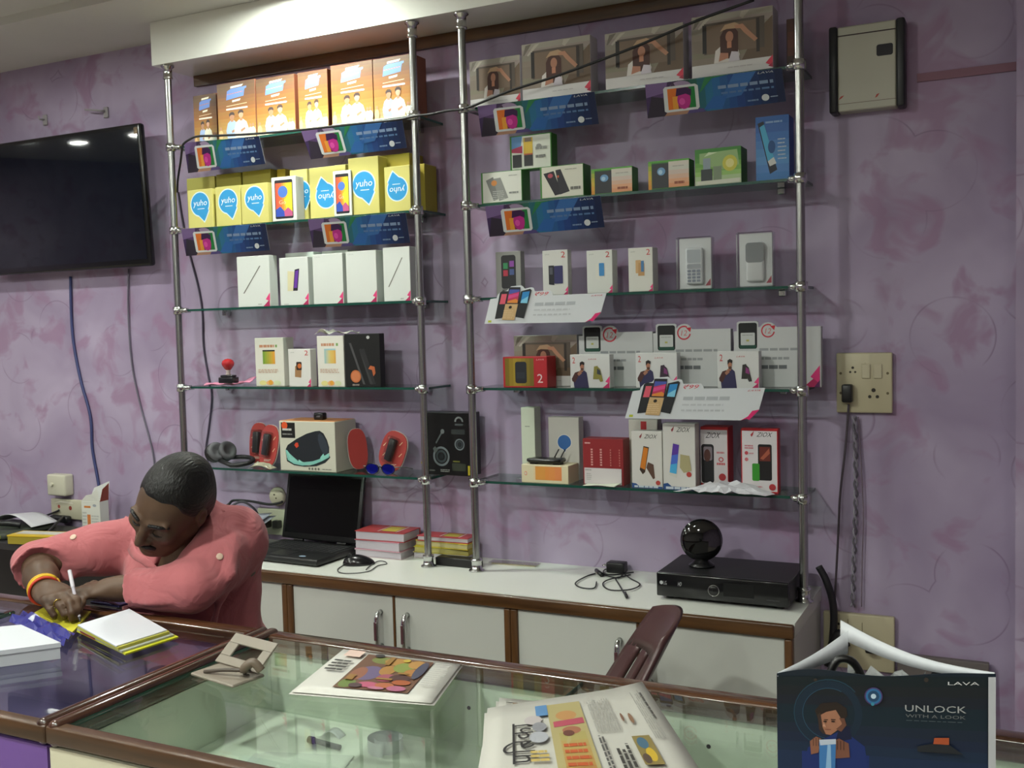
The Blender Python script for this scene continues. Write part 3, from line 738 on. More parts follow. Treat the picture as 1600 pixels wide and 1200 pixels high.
# crumpled clear packing
m = MB(); R = random.Random(9); pa = atz(430, 733, Z5)
m.sheet(lambda u, v: (-.05+.10*u, -.03+.042*v, .004+.020*R.random()*math.sin(math.pi*u)*math.sin(math.pi*v)+.012*math.sin(math.pi*u)), 10, 7, .0006, mat('#9c9a84', .2, 0, .6), False)
solo(m, 'plastic_packaging', 'crumpled clear packaging in front of the red packs left of the speaker box', 'packaging', (pa.x-.045, 2.978, Z5+.001))
m = MB(); pa = atz(572, 722, Z5)
m.sheet(lambda u, v: (-.04+.08*u, -.015+.03*v, .003+.014*R.random()+.012*u), 8, 4, .0006, paper('#c9c9cc'), False)
solo(m, 'plastic_packaging', 'small white crumpled scrap between the speaker box and the red oval pack', 'packaging', (pa.x+.015, 3.0, Z5+.001))
# speaker box
def art_speaker(a):
    a.r(.035, .66, .29, .97, '#1c1c1c'); a.circ(.10, .91, .055, '#d8562c'); a.lines(.06, .79, .25, .87, 1, '#c8c8c4', 5, .5, 2); a.lines(.06, .71, .27, .76, 1, '#8a8a86', 6, .5, 3)
    Q = lambda pts: [((x-480)/640, 1-(y-120)/540) for x, y in pts]
    a.p(Q([(545, 440), (560, 520), (620, 570), (720, 598), (820, 596), (900, 570), (980, 530), (1050, 480), (1060, 500), (1000, 560), (900, 600), (760, 612), (640, 600), (560, 560)]), '#1f2a2c')
    a.p(Q([(545, 430), (600, 470), (680, 520), (780, 530), (900, 520), (960, 470), (1055, 460), (1045, 500), (960, 545), (860, 585), (740, 600), (640, 585), (570, 545)]), '#7fc0b4')
    a.p(Q([(550, 430), (575, 382), (680, 312), (800, 252), (900, 222), (950, 216), (992, 242), (1030, 312), (1052, 392), (1048, 450), (1000, 480), (958, 490), (940, 520), (860, 548), (760, 562), (690, 552), (640, 512), (590, 470)]), '#22262c')
    a.p(Q([(930, 262), (955, 240), (990, 270), (1022, 330), (1040, 400), (1036, 450), (985, 470), (950, 400), (928, 320)]), '#333a45')
    a.p(Q([(560, 430), (600, 480), (615, 520), (640, 520), (690, 565), (700, 535), (760, 572), (600, 560)]), '#8ccabe'); a.p(Q([(950, 500), (985, 460), (995, 490), (1050, 455), (1048, 490), (960, 540)]), '#8ccabe')
    a.p([(.27, .52), (.30, .57), (.34, .57), (.35, .50), (.31, .46)], '#c8442c')
    for k in range(4): a.circ(.53+.055*k, .055, .018, '#6a6a60')
    a.lines(.76, .04, .93, .07, 1, '#8a8a80', 3, .6, 3)
x0 = atz(441, 734, Z5).x; x1 = atz(533, 737, Z5).x; Yb = 2.972; w = x1-x0; h = at(490, 659, Yb).z-Z5; d = .13
t = thing('speaker_box', 'large white speaker carton with a black speaker in green water on it', 'box', ((x0+x1)/2, Yb, Z5+.0004))
m = MB(); m.box(-w/2, w/2, 0, d, 0, h, paper('#c9c8b8'), .0015); art_speaker(frontart(m, w, h)); m.obj('carton', t)
m = MB(); m.box(-w/2+.003, w/2-.003, .003, d-.003, h+.0002, h+.0012, paper('#d8925c')); m.obj('lid', t)
p = at(499, 650, Yb+.05)
m = MB(); m.box(-.021, .021, -.014, .014, 0, .026, mat('#17171a', .3), .005, 2); Art(m, [(-.015, -.01415, .006), (.015, -.01415, .006), (.015, -.01415, .02), (-.015, -.01415, .02)]).p([(.2, .3), (.75, .3), (.9, .8), (.35, .7)], '#5a5a62')
solo(m, 'earbud_case', 'small black case lying on top of the white speaker carton', 'case', (p.x, Yb+.055, Z5+h+.002))
# sunglasses
p = atz(611, 738, Z5)
t = thing('sunglasses', 'sunglasses with mirrored blue lenses on the lowest shelf', 'sunglasses', (p.x, 2.968, Z5+.021), None, .05)
LENS = mat('#1620a8', .08, .6, .5, .5)
for s in (-1, 1):
    m = MB(); n = 22; r = [(s*.032+.026*math.cos(2*math.pi*i/n)*(1+.08*math.sin(2*math.pi*i/n)), .004*abs(math.cos(2*math.pi*i/n)), .019*math.sin(2*math.pi*i/n)) for i in range(n)]
    m.prism(r, (0, .002, 0), LENS); m.obj('lens', t)
    m = MB(); m.tube([(x, y-.0005, z) for x, y, z in r+r[:1]], .0016, BLACK, 6); m.obj('rim', t)
    m = MB(); m.tube([(s*.058, 0, .008), (s*.068, .006, .008), (s*.07, .06, .0), (s*.068, .11, -.012)], .0022, mat('#9a9a98', .3, .6), 6); m.obj('temple', t)
m = MB(); m.tube([(-.007, 0, .006), (0, -.001, .009), (.007, 0, .006)], .0018, BLACK, 6); m.obj('bridge', t)
# black headphone carton sticking out past the shelf end
def art_hp(a):
    for cx, cy, r in ((.42, .30, .17), (.80, .50, .10)):
        a.ring(cx, cy, r, .22, '#6c7478'); a.ring(cx, cy, r*.65, .35, '#3c4448'); a.circ(cx, cy, r*.3, '#22272a')
    a.p([(.30, .34), (.25, .42), (.30, .46), (.36, .40)], '#59605f'); a.p([(.33, .50), (.46, .68), (.44, .70), (.31, .52)], '#5a6062'); a.circ(.46, .70, .04, '#6a6f70')
    a.ring(.80, .86, .09, .35, '#7a8080', 0, 180); a.r(.72, .80, .88, .83, '#4a5052'); a.r(.64, .66, .92, .74, '#2f3434'); a.r(.64, .08, .92, .20, '#34392f'); a.r(.66, .22, .80, .24, '#6a6a30')
    a.lines(.05, .05, .30, .09, 1, '#5a5a58', 3, .5, 2); a.lines(.40, .05, .60, .10, 2, '#8a8a88', 4, .5, 3)
    a.r(.96, .02, 1.0, .17, '#c8b830'); a.r(0, .17, .04, .20, '#b0a030')
x0 = at(656, 690, 3.03).x; x1 = at(735, 690, 3.03).x; w = x1-x0; h = at(695, 645, 3.03).z-Z5
m = MB(); m.box(-w/2, w/2, 0, .07, 0, h, mat('#161617', .3), .0015); art_hp(frontart(m, w, h))
solo(m, 'headphone_box', 'black headphone carton at the right end of the lowest left shelf', 'box', ((x0+x1)/2, 3.03, Z5+.0004), None, -.06)
# ---- top shelf, right rack: photo boxes
g = 'boxes with a photo of a woman shading her eyes'
SIDEW = '#b9b4b8'
def wbx(u0, u1, vt, Y, d, lab): return carton('tablet_box', lab, 'box', u0, u1, vt, TOPS[0], Y, d, SIDEW, art_woman, g)
wbx(734, 813, 91, 2.985, .06, 'box with a photo of a woman, leftmost on the top right shelf, beside the post')
wbx(815.5, 923, 62, 2.966, .06, 'box with a photo of a woman and a white glare, second from the left post')
wbx(945.5, 1068, 44, 2.966, .055, 'photo box of a woman crossed by the black cable, third from the left post')
wbx(1080.5, 1208, 18, 2.966, .07, 'largest box with a photo of a woman, at the right end above a blue banner')
carton('tablet_box', 'dark brown box at the far right of the top shelf half behind the post', 'box', 1229, 1247, 29, TOPS[0], 3.0, .06, '#4a2c22', lambda a: a.grad(.1, .1, .9, .9, ['#3a2620', '#6a3a2a', '#4a2a20'], 5))

# ---- second shelf, right rack: green edged boxes
g = 'green edged phone boxes on the second right shelf'
def edge_green(a, lft=True): a.r(0, 0, .03, 1, '#3f7a34')
def art_g0(a):
    edge_green(a); a.r(.04, .03, .97, .97, '#d4d8cc'); a.p([(.04, .97), (.30, .97), (.26, .62), (.04, .62)], '#5a88b8'); a.p([(.04, .62), (.30, .70), (.30, .48), (.04, .52)], '#b03a5c')
    a.r(.33, .45, .55, .92, '#d2b040'); a.r(.36, .80, .52, .92, '#8a7a68'); a.r(.06, .08, .28, .45, '#2c2c30'); a.r(.34, .10, .55, .42, '#333336'); a.r(.34, .42, .55, .46, '#b05a3a')
    a.e(.70, .66, .06, .05, '#8a8c88'); a.lines(.62, .52, .90, .66, 1, '#8a8c88', 3, .6, 3); a.lines(.62, .30, .86, .40, 1, '#7a7c78', 4, .8, 2)
def art_g1(a):
    edge_green(a); a.r(.04, .03, .98, .98, '#d8dad0'); a.p([(.12, .74), (.30, .84), (.42, .12), (.30, .08)], '#7a7c7a'); a.p([(.30, .78), (.48, .80), (.66, .14), (.44, .06)], '#8e908c')
    a.e(.32, .64, .07, .09, '#d08a4a'); a.lines(.28, .10, .60, .40, 5, '#b2b4ae', 2, .4, 4); a.lines(.68, .82, .9, .86, 1, '#a8aaa4', 3, .6, 2); a.lines(.68, .26, .92, .33, 1, '#8a8c88', 4, .8, 2)
def art_g2(a):
    edge_green(a); a.r(.04, .03, .985, .98, '#d0cfc0'); a.p([(.08, .78), (.32, .84), (.50, .12), (.34, .08)], '#1d1a24'); a.p([(.36, .86), (.48, .88), (.68, .18), (.46, .10)], '#26242c'); a.e(.24, .70, .06, .07, '#b04a5a'); a.e(.42, .66, .02, .04, '#c05a3a')
    a.lines(.58, .84, .86, .88, 1, '#a09e94', 3, .6, 3); a.lines(.70, .22, .94, .32, 1, '#6a6a64', 4, .9, 2)
def art_g34(seed):
    def f(a):
        a.grad(0, 0, .08, 1, ['#d08030', '#c8b040', '#58a040'], 6); a.r(.0, .94, 1, 1, '#58a040'); a.r(.09, .04, .50, .90, '#2f3136'); a.e(.32, .62, .10, .14, '#6a98c0'); a.e(.30, .6, .05, .08, '#a8c8dc')
        a.grad(.50, .04, .995, .94, ['#d89468', '#d8a888', '#c9c6b8', '#cdcabf'], 6); a.lines(.60, .74, .92, .80, 1, '#a4a298', seed, .6, 3); a.lines(.64, .14, .9, .24, 1, '#8a4a30', seed+1, .9, 2)
    return f
def art_g5(a):
    a.grad(0, 0, 1, 1, ['#cfd2bc', '#8ab85c', '#4f9038', '#3c8030'], 8); a.p([(.10, .60), (.10, .88), (.92, .92), (.96, .50), (.6, .40)], '#8fae74'); a.e(.76, .56, .16, .22, '#c2bc48'); a.e(.76, .56, .09, .12, '#d8d488')
    a.r(.13, .08, .38, .44, '#32383a'); a.r(.18, .44, .34, .74, '#8a98a0'); a.r(.40, .12, .58, .5, '#7a8a70'); a.p([(.06, .02), (.96, .02), (.98, .14), (.04, .12)], '#cfd0c0'); a.p([(.2, .78), (.5, .88), (.3, .9)], '#c8d8b0')
zg = TOPS[1]
GS = '#3f7a34'
def gb(u0, u1, vt, Y, d, lab, art, z0=None, base=GS): return carton('phone_box', lab, 'box', u0, u1, vt, TOPS[1] if z0 is None else z0, Y, d, base, art, g)
g1 = gb(752, 816, 267.5, 2.966, .06, 'white box with a pale grey phone, leftmost of the green edged boxes', art_g1)
g2 = gb(844, 912, 258, 2.966, .06, 'white box with a black phone under the right edge of the raised box', art_g2)
z12 = max(at(784, 267.5, 2.966).z, at(878, 258, 2.966).z)+.0006
gb(797, 862, 210, 2.99, .045, 'white and green box resting on top of two other boxes', art_g0, z12, GS)
gb(924, 988, 262, 2.970, .055, 'orange and white box with a dark photo, standing alone with a shadow on its right', art_g34(3))
gb(1013, 1077, 250, 2.966, .055, 'orange and white box with a dark photo, touching the bright green box', art_g34(6))
gb(1086, 1158, 231, 2.966, .075, 'bright green box with a yellow disc and a small grey phone', art_g5)
def art_blue(a):
    a.grad(0, 0, 1, 1, ['#3f74b4', '#5a8cc4', '#3f6fb0', '#2a5499'], 8); a.p([(.06, .90), (.24, .93), (.64, .16), (.42, .10)], '#1d2230'); a.p([(.12, .84), (.26, .88), (.54, .36), (.36, .30)], '#49a0c4'); a.p([(.36, .30), (.54, .36), (.62, .26), (.42, .22)], '#c6c8c4')
    a.e(.48, .52, .11, .10, '#1c4a80'); a.lines(.66, .30, .92, .66, 6, '#a8b8c8', 5, .3, 2); a.lines(.30, .88, .9, .93, 1, '#7f9cc4', 6, .6, 3)
carton('phone_box', 'blue box with a big slanted smartphone next to the right post', 'box', 1181, 1233, 181, TOPS[1], 2.975, .07, '#264a9a', art_blue)

# ---- third shelf, right rack
g = 'small phone boxes on the third right shelf'
def art_k1(a):
    a.rr(.22, .18, .80, .92, .10, '#2a2a2e'); 
    for i, (x, y, c) in enumerate(((.30, .62, '#3a8a5a'), (.55, .66, '#8a4aa0'), (.30, .46, '#b0384a'), (.55, .48, '#4a5a8a'))): a.r(x, y, x+.18, y+.13, c)
    a.lines(.25, .06, .75, .18, 2, '#4a4a48', 3, .5, 2)
def kb(u0, u1, vt, Y, d, lab, base, art, rz=0.): return carton('phone_box', lab, 'box', u0, u1, vt, TOPS[2], Y, d, base, art, g, rz)
kb(775, 814, 393, 2.975, .03, 'grey box with a black phone showing coloured tiles above the price sign', '#8f908c', art_k1)
kb(848, 887.5, 391, 2.972, .03, 'white box with a dark blue phone right of the price sign', '#cfcfca', art_2box(ph_dark))
kb(917, 957, 391, 2.972, .045, 'white box with a small pale phone with a blue screen', '#d2d4ce', art_2box(ph_blue))
kb(982, 1020, 387, 2.972, .05, 'white box with a gold phone and a blue screen', '#d2d2ca', art_2box(ph_gold))
CLEARP = glassmat('clear_pack_plastic', '#f6f7f7', 2.2, .06)
def clear_pack(u0, u1, vt, lab, keys):
    um = (u0+u1)/2; Y = 2.97; zt = at(um, vt, Y).z; z0 = TOPS[2]; h = zt-z0
    x0 = at(u0, vt+40, Y).x; x1 = at(u1, vt+40, Y).x; w = x1-x0
    t = thing('clear_phone_pack', lab, 'phone pack', ((x0+x1)/2, Y, z0+.0004), 'clear packs with a white phone inside')
    m = MB(); m.box(-w/2+.004, w/2-.004, .022, .036, .002, h-.003, paper('#dcdee0'), .002)
    A = Art(m, [(-w/2+.004, .022, .002), (w/2-.004, .022, .002), (w/2-.004, .022, h-.003), (-w/2+.004, .022, h-.003)]); A.p([(.80, .06), (.96, .20), (.96, .06)], '#b04458'); m.obj('tray', t)
    m = MB()
    if keys:
        m.box(-.026, .026, .006, .0205, h*.10, h*.80, mat('#e4e8ec', .3), .006, 3)
        A = Art(m, [(-.026, .006, h*.10), (.026, .006, h*.10), (.026, .006, h*.80), (-.026, .006, h*.80)]); A.rr(.10, .58, .90, .94, .08, '#c2c9d0'); A.rr(.10, .42, .90, .55, .08, '#b2b7bf')
        for r in range(4):
            for c in range(3): A.rr(.12+.27*c, .06+.09*r, .33+.27*c, .125+.09*r, .05, '#8f98a8')
    else:
        m.box(-.026, .026, .006, .0205, h*.10, h*.82, mat('#e2e4e6', .3), .008, 3)
        A = Art(m, [(-.026, .006, h*.10), (.026, .006, h*.10), (.026, .006, h*.82), (-.026, .006, h*.82)]); A.rr(.0, .48, 1., .98, .18, '#8e9296')
    m.obj('phone', t)
    m = MB(); m.box(-w/2, w/2, 0, .042, 0, h, CLEARP, .003); m.obj('plastic_shell', t)
clear_pack(1056, 1111, 370, 'clear pack with a white keypad phone seen from the front', True)
clear_pack(1150, 1207, 362, 'clear pack with a white phone seen from the back with a grey panel', False)

# ---- fourth shelf, right rack
def art_red2(a):
    a.r(.02, .03, .98, .97, '#b02830'); a.grad(.05, .05, .70, .95, ['#6a5a20', '#a08a2c', '#8a7a2a', '#6a5c24'], 7, False); a.rr(.28, .14, .54, .84, .05, '#23262c'); a.r(.31, .3, .5, .5, '#2c3038')
    a.t('2', .78, .16, .90, .44, '#e0c8c8'); a.t('LAVA', .76, .88, .93, .93, '#d8a8a8', .3)
carton('phone_box', 'red and gold box with a black phone and a large 2', 'box', 786, 855, 557.5, TOPS[3], 2.97, .07, '#a8262e', art_red2)
carton('tablet_box', 'box with a photo of a woman behind the red and gold box', 'box', 803.5, 902, 524, TOPS[3], 3.055, .05, '#c4c0be', art_woman)
def art_man(pc, pd):
    def f(a):
        pink_corner(a, .85, True); a.t('2', .06, .74, .13, .92, '#c83a40'); a.t('LAVA', .46, .84, .66, .88, '#c04048', .4)
        a.p([(.10, .0), (.07, .30), (.16, .46), (.28, .52), (.36, .52), (.42, .46), (.45, .20), (.47, 0), (.2, 0)], '#322f52'); a.p([(.04, .28), (.12, .46), (.22, .50), (.20, .34), (.12, .16), (.05, .2)], '#4a2c2a')
        a.p([(.18, .42), (.26, .54), (.30, .44), (.22, .36)], '#a0705a'); a.r(.27, .48, .33, .58, '#9c6a52'); a.e(.305, .64, .05, .10, '#a8745c'); a.p([(.25, .64), (.25, .76), (.31, .80), (.37, .76), (.36, .68), (.30, .71)], '#231c1c'); a.e(.31, .56, .04, .04, '#5a3c32')
        a.p([(.58, .26), (.61, .64), (.70, .66), (.72, .26)], pc); a.p([(.66, .44), (.68, .66), (.76, .56), (.83, .20), (.76, .18)], pc); a.p([(.68, .42), (.69, .58), (.76, .52), (.78, .38)], pd)
    return f
g = 'white phone boxes with a man in dark clothes'
LB = '#d0d1d0'
def lb(u0, u1, vt, Y, lab, pc, pd): return carton('phone_box', lab, 'box', u0, u1, vt, TOPS[3], Y, .035, LB, art_man(pc, pd), g)
lb(891, 953, 554, 2.972, 'white box with a man and a gold phone right of the red and gold box', '#8a8440', '#3a4048')
lb(993.5, 1058, 551.5, 2.985, 'white box with a man and a purple phone behind the lower price sign', '#3a2c3a', '#7a3a70')
lb(1121, 1186, 549, 2.972, 'white box with a man and a purple phone at the right end of its shelf', '#33302f', '#8a3a78')
# reward cards: white display cards with a phone and a round arrow
def reward(u0, uc0, u1, vcard, vphone, pu0, pu1, vpb, cu, cv, label, corner, Y):
    z0 = TOPS[3]+.0006
    P = lambda u, v: at(u, v, Y)
    x0 = P(uc0, 560).x; x1 = P(u1, 560).x; zt = P((uc0+u1)/2, vcard).z; org = Vector(((x0+x1)/2, Y, z0))
    t = thing('display_card', label, 'display card', org, 'white reward cards on the fourth right shelf')
    m = MB(); L = lambda p: Vector((p[0]-org.x, 0, p[2]-org.z))
    px0, px1 = P(pu0, vphone+25).x-org.x, P(pu1, vphone+25).x-org.x; pz1 = P((pu0+pu1)/2, vphone).z-z0; pz0 = P((pu0+pu1)/2, vpb).z-z0; H = zt-z0
    cx = P(cu, cv).x-org.x; cz = P(cu, cv).z-z0; r = abs(P(cu+13.5, cv).x-P(cu-13.5, cv).x)/2
    X0, X1 = x0-org.x, x1-org.x
    pts = [(X0, 0), (X1, 0), (X1, H), (cx+r*.95, H)]
    pts += [(cx+r*math.cos(math.radians(a)), cz+r*math.sin(math.radians(a))) for a in range(10, 171, 20) if cz+r*math.sin(math.radians(a)) > H]
    pts += [(px1+.004, H), (px1+.004, pz1+.001), (px1-.002, pz1+.005), (px0+.002, pz1+.005), (px0-.005, pz1+.001), (px0-.005, H-.01), (X0, H-.01)]
    pts = [p for i, p in enumerate(pts) if i == 0 or p != pts[i-1]]
    m.prism([(x, 0, z) for x, z in pts], (0, .006, 0), paper('#c8cacb'))
    m.box(X1-.004, X1, .0062, .03, .004, H-.001, paper('#a8a9ac')); m.obj('card', t)
    m = MB(); A = Art(m, [(px0, -.0002, pz0), (px1, -.0002, pz0), (px1, -.0002, pz1), (px0, -.0002, pz1)])
    A.rr(0, 0, 1, 1, .12, '#17191a'); A.r(.06, .0, .94, .15, '#1f4a3c'); A.rr(.12, .14, .88, .62, .05, '#c4c8c6'); A.lines(.2, .5, .8, .56, 1, '#9a9e9c', 3, .5, 3); A.lines(.42, .26, .58, .38, 1, '#b4b060', 3, .6, 1)
    m.obj('phone_print', t)
    m = MB(); A = Art(m, [(cx-r, -.0002, cz-r), (cx+r, -.0002, cz-r), (cx+r, -.0002, cz+r), (cx-r, -.0002, cz+r)])
    A.ring(.5, .5, .40, .20, '#c23a48', 60, 350); A.p([(.62, .78), (.92, .80), (.86, .52)], '#c22a3a'); A.t('12', .32, .34, .68, .64, '#cc6a70', .2); m.obj('round_arrow', t)
    m = MB(); A = Art(m, [(X0, -.0002, 0), (X1, -.0002, 0), (X1, -.0002, H), (X0, -.0002, H)])
    A.lines(.30, .60, .86, .66, 1, '#9a9da0', 3, .7, 5); A.lines(.30, .45, .66, .51, 1, '#9a9da0', 4, .7, 4); A.lines(.30, .30, .66, .37, 1, '#6c7074', 5, .9, 4)
    if corner:
        A.p([(.80, .0), (.985, .23), (.985, 0)], '#b02a5c'); A.p([(.88, .17), (.985, .36), (.985, .06)], '#d8387a'); A.p([(.92, .0), (.985, .12), (.985, 0)], '#5a2456'); A.t('LAVA', .76, .12, .82, .15, '#c08088', .3)
    m.obj('small_print', t); return t
reward(900, 905, 1020, 519, 511.5, 913, 938.5, 549.5, 952.7, 523, 'white card with a phone and a round 12 arrow, left one of three', False, 3.045)
reward(1020, 1021, 1142, 514.5, 508.5, 1027.5, 1055, 547.5, 1068.7, 520, 'white card with a phone and a round 12 arrow, middle one of three', False, 3.045)
reward(1145, 1147, 1283, 511, 504.5, 1154, 1183, 545, 1200, 516.7, 'white card with a phone and a round 12 arrow reaching past the right post', True, 3.042)
# price signs hanging from the shelf edge
def price_sign(pts, TL, W, H, label):
    """cut out card; TL pixel of the band's top-left, W/H unit vectors by pixel corners"""
    Y = PY-.026
    c = [at(*p, Y) for p in pts]       # band corners bl, br, tr, tl
    org = (c[2]+c[3])/2
    c = [p-org for p in c]
    t = thing('price_sign', label, 'sign', org, 'white price signs with three phones')
    def Q(x, y): return c[0]*(1-x)*(1-y)+c[1]*x*(1-y)+c[2]*x*y+c[3]*(1-x)*y
    outl = [(0, 0), (.87, 0), (.985, .32), (1, 1), (.56, 1), (.55, 1.10), (.53, 1.17), (.40, 1.17), (.385, 1.30), (.36, 1.33), (.31, 1.28), (.29, 1.38), (.27, 1.42), (.19, 1.40), (.17, 1.34), (.16, 1.26), (.10, 1.20), (.08, 1.10), (.075, .98), (0.02, .95)]
    m = MB(); m.prism([Q(x, y)+Vector((0, .0, 0)) for x, y in outl], (0, .002, 0), paper('#d2d6da'))
    A = Art(m, [p+Vector((0, -.0002, 0)) for p in c])
    A.p([(.87, 0.0), (.91, .06), (.93, .02), (.985, .32), (.985, .34), (.94, .30), (.915, .13)], '#d8286e')
    A.t('₹99', .405, 1.0, .52, 1.14, '#d04a54', .25); A.lines(.42, .62, .82, .76, 1, '#b0b5ba', 5, .8, 6); A.lines(.42, .44, .78, .52, 1, '#c0c4c8', 6, .7, 8); A.lines(.42, .26, .76, .34, 1, '#bcc0c4', 7, .7, 8)
    A.r(.03, .05, .06, .13, '#b8c040'); A.t('LAVA', .88, .90, .97, .95, '#cc6068', .5)
    m.obj('card', t)
    m = MB(); A = Art(m, [p+Vector((0, -.0022, 0)) for p in c])
    A.p([(.09, .18), (.10, 1.18), (.12, 1.24), (.175, 1.22), (.16, .22)], '#26282b'); A.p([(.27, .24), (.285, 1.20), (.36, 1.27), (.375, 1.22), (.345, .18)], '#26282b')
    A.p([(.112, .74), (.118, 1.12), (.165, 1.12), (.16, .74)], '#d85a6c'); A.p([(.295, .76), (.30, 1.16), (.36, 1.18), (.355, .74)], '#2f86c4'); A.p([(.295, .76), (.30, .86), (.355, 1.0), (.355, .74)], '#7ec4e0')
    A.p([(.155, .14), (.165, .74), (.275, .72), (.265, .12)], '#c9a878'); A.p([(.165, .74), (.175, 1.36), (.19, 1.37), (.275, 1.35), (.28, .72)], '#2b2a30')
    A.p([(.178, .78), (.182, 1.28), (.272, 1.26), (.27, .76)], '#c23a5c'); A.p([(.182, 1.10), (.182, 1.28), (.272, 1.26), (.272, 1.18)], '#4a58a8'); A.p([(.178, .78), (.18, .84), (.25, .92), (.27, .86), (.27, .76)], '#dc8a3c'); A.p([(.18, .92), (.182, 1.06), (.27, 1.14), (.27, 1.02)], '#d84a8a')
    A.e(.213, .61, .014, .055, '#2a2622'); A.lines(.16, .18, .265, .52, 5, '#d8bc90', 2, .5, 3); m.obj('phones_print', t)
    return t
price_sign([(757, 506), (939, 503), (947.5, 457.5), (763, 465.5)], 0, 0, 0, 'white price sign with three phones hanging on the third right shelf')
price_sign([(976.5, 653.5), (1186, 657.5), (1195.5, 606), (985, 609)], 0, 0, 0, 'white price sign with three phones hanging above the lowest right shelf')

# ---- lowest shelf, right rack
def art_tall(a): a.lines(.28, .72, .66, .745, 1, '#9aa094', 3, .6, 2)
carton('phone_box', 'tall narrow white box standing behind the orange and white box', 'box', 815, 836, 637, Z5, 3.06, .05, '#cdd3c2', art_tall)
def art_v(a):
    k = a.w/a.h
    pts = [(.52+.22*math.cos(t), .60+.22*k*math.sin(t)) for t in [math.radians(x) for x in range(-30, 262, 12)]] + [(.54, .60-.30*k), (.57, .60-.22*k)]
    a.p([(.52+(x-.52)*1.08, .60+(y-.60)*1.08) for x, y in pts], '#e2e2de'); a.p(pts, '#3a6aa8'); a.t('V211', .36, .18, .80, .26, '#a2a49e', .3)
carton('phone_box', 'white box with a blue speech bubble behind the small black router', 'box', 857.5, 905, 652, Z5, 3.06, .04, '#c6c5be', art_v)
yo = at(850, 752, 2.97).y
def art_ob(a):
    a.grad(.30, .17, .86, .92, ['#d89a4a', '#e0944c', '#e08a5a'], 8, False); a.r(.26, .17, .30, .92, '#dcc8a0'); a.rr(.065, .40, .12, .62, .02, '#d8866a'); a.rr(.075, .44, .105, .58, .01, '#d2d2c2')
b_o = carton('phone_box', 'flat white and orange box with a small black router on top', 'box', 815, 888, 727, Z5, 2.968, .085, '#d8ceac', art_ob)
p = at(855, 726, 3.0); zb = at(850, 727, 2.968).z
t = thing('router', 'small flat black router lying on the white and orange box', 'router', (p.x-.002, 3.0, zb+.001))
m = MB(); m.box(-.058, .058, -.026, .03, .004, .018, mat('#141416', .3), .007, 3); m.box(-.066, -.058, -.012, .012, .006, .016, mat('#141416', .3), .003, 2); m.box(-.05, -.03, -.02, .02, 0, .0042, BLACK); m.box(.03, .05, -.02, .02, 0, .0042, BLACK); m.obj('body', t)
m = MB()
for q in (.018, .04): m.tube([(q, .024, .018), (q+.006, .026, .03), (q+.014, .028, .044)], .0022, mat('#2a2a2c', .4), 6)
m.obj('antenna', t)
def art_redbox(a):
    a.lines(.05, .88, .2, .93, 1, '#d8a8a4', 3, .6, 2)
    for i, x in enumerate((.20, .43, .68, .90)):
        for q in range(7): a.r(x, .42+.055*q, x+.05-(i > 1)*.02, .455+.055*q, '#d89a94' if i < 2 else '#b86a66')
    a.r(.04, .02, .96, .37, '#cfc9ca'); a.lines(.06, .30, .24, .35, 1, '#a8a4a4', 5, .6, 2); a.lines(.09, .10, .22, .26, 4, '#b4b0b0', 6, .6, 3)
carton('parts_box', 'dark red carton with a white label and columns of small print', 'box', 911, 974, 686, Z5, 2.985, .06, '#8e2a2e', art_redbox, None)
p0, p1 = atz(931, 754, Z5), atz(982, 752, Z5)
m = MB(); m.sheet(lambda u, v: (-.052+.104*u+.012*v, -.018+.034*v, .002+.003*math.sin(3*u+2*v)**2+.004*u*v), 10, 4, .0005, paper('#cfd6c4'))
solo(m, 'paper_slip', 'pale green paper slip lying in front of the dark red carton', 'paper', ((p0.x+p1.x)/2-.005, 2.964, Z5+.001))
def ziox(a, red=False):
    a.p([(.26, .905), (.36, .965), (.33, .90), (.29, .87)], '#b03a40' if red else '#8a3a40'); a.t('ZIOX', .42, .875, .86, .945, '#2a2a2c', .45)
def art_z1(a):
    ziox(a); a.p([(.26, .32), (.40, .74), (.58, .72), (.44, .28), (.36, .24)], '#3a2c24'); a.p([(.28, .36), (.41, .72), (.55, .70), (.44, .32)], '#cc7a28'); a.p([(.48, .36), (.54, .46), (.72, .42), (.76, .18), (.70, .16)], '#5a4236')
    a.circ(.86, .10, .075, '#b0443c'); a.r(0, 0, 1, .02, '#3a6a9c')
    a.p([(0, 0), (0, .085), (.14, .075), (.22, .04), (1, .035), (1, 0)], '#2f4f86'); a.lines(.08, .005, .9, .045, 1, '#c2ccd4', 4, .8, 4)
def art_z2(a):
    ziox(a); a.p([(.18, .22), (.32, .72), (.54, .70), (.42, .18)], '#c8c8c0'); a.p([(.20, .26), (.32, .70), (.51, .68), (.41, .24)], '#4a6ac8'); a.p([(.27, .52), (.32, .70), (.51, .68), (.47, .54)], '#5a3a9c'); a.p([(.20, .26), (.23, .38), (.44, .40), (.41, .24)], '#4aa8d8')
    a.p([(.52, .34), (.54, .54), (.82, .52), (.88, .30), (.64, .26)], '#a8a078'); a.circ(.80, .24, .08, '#b0443c'); a.p([(0, 0), (0, .085), (.14, .10), (.26, .05), (1, .045), (1, 0)], '#2f4f86'); a.lines(.08, .005, .9, .05, 1, '#c2ccd4', 6, .8, 4)
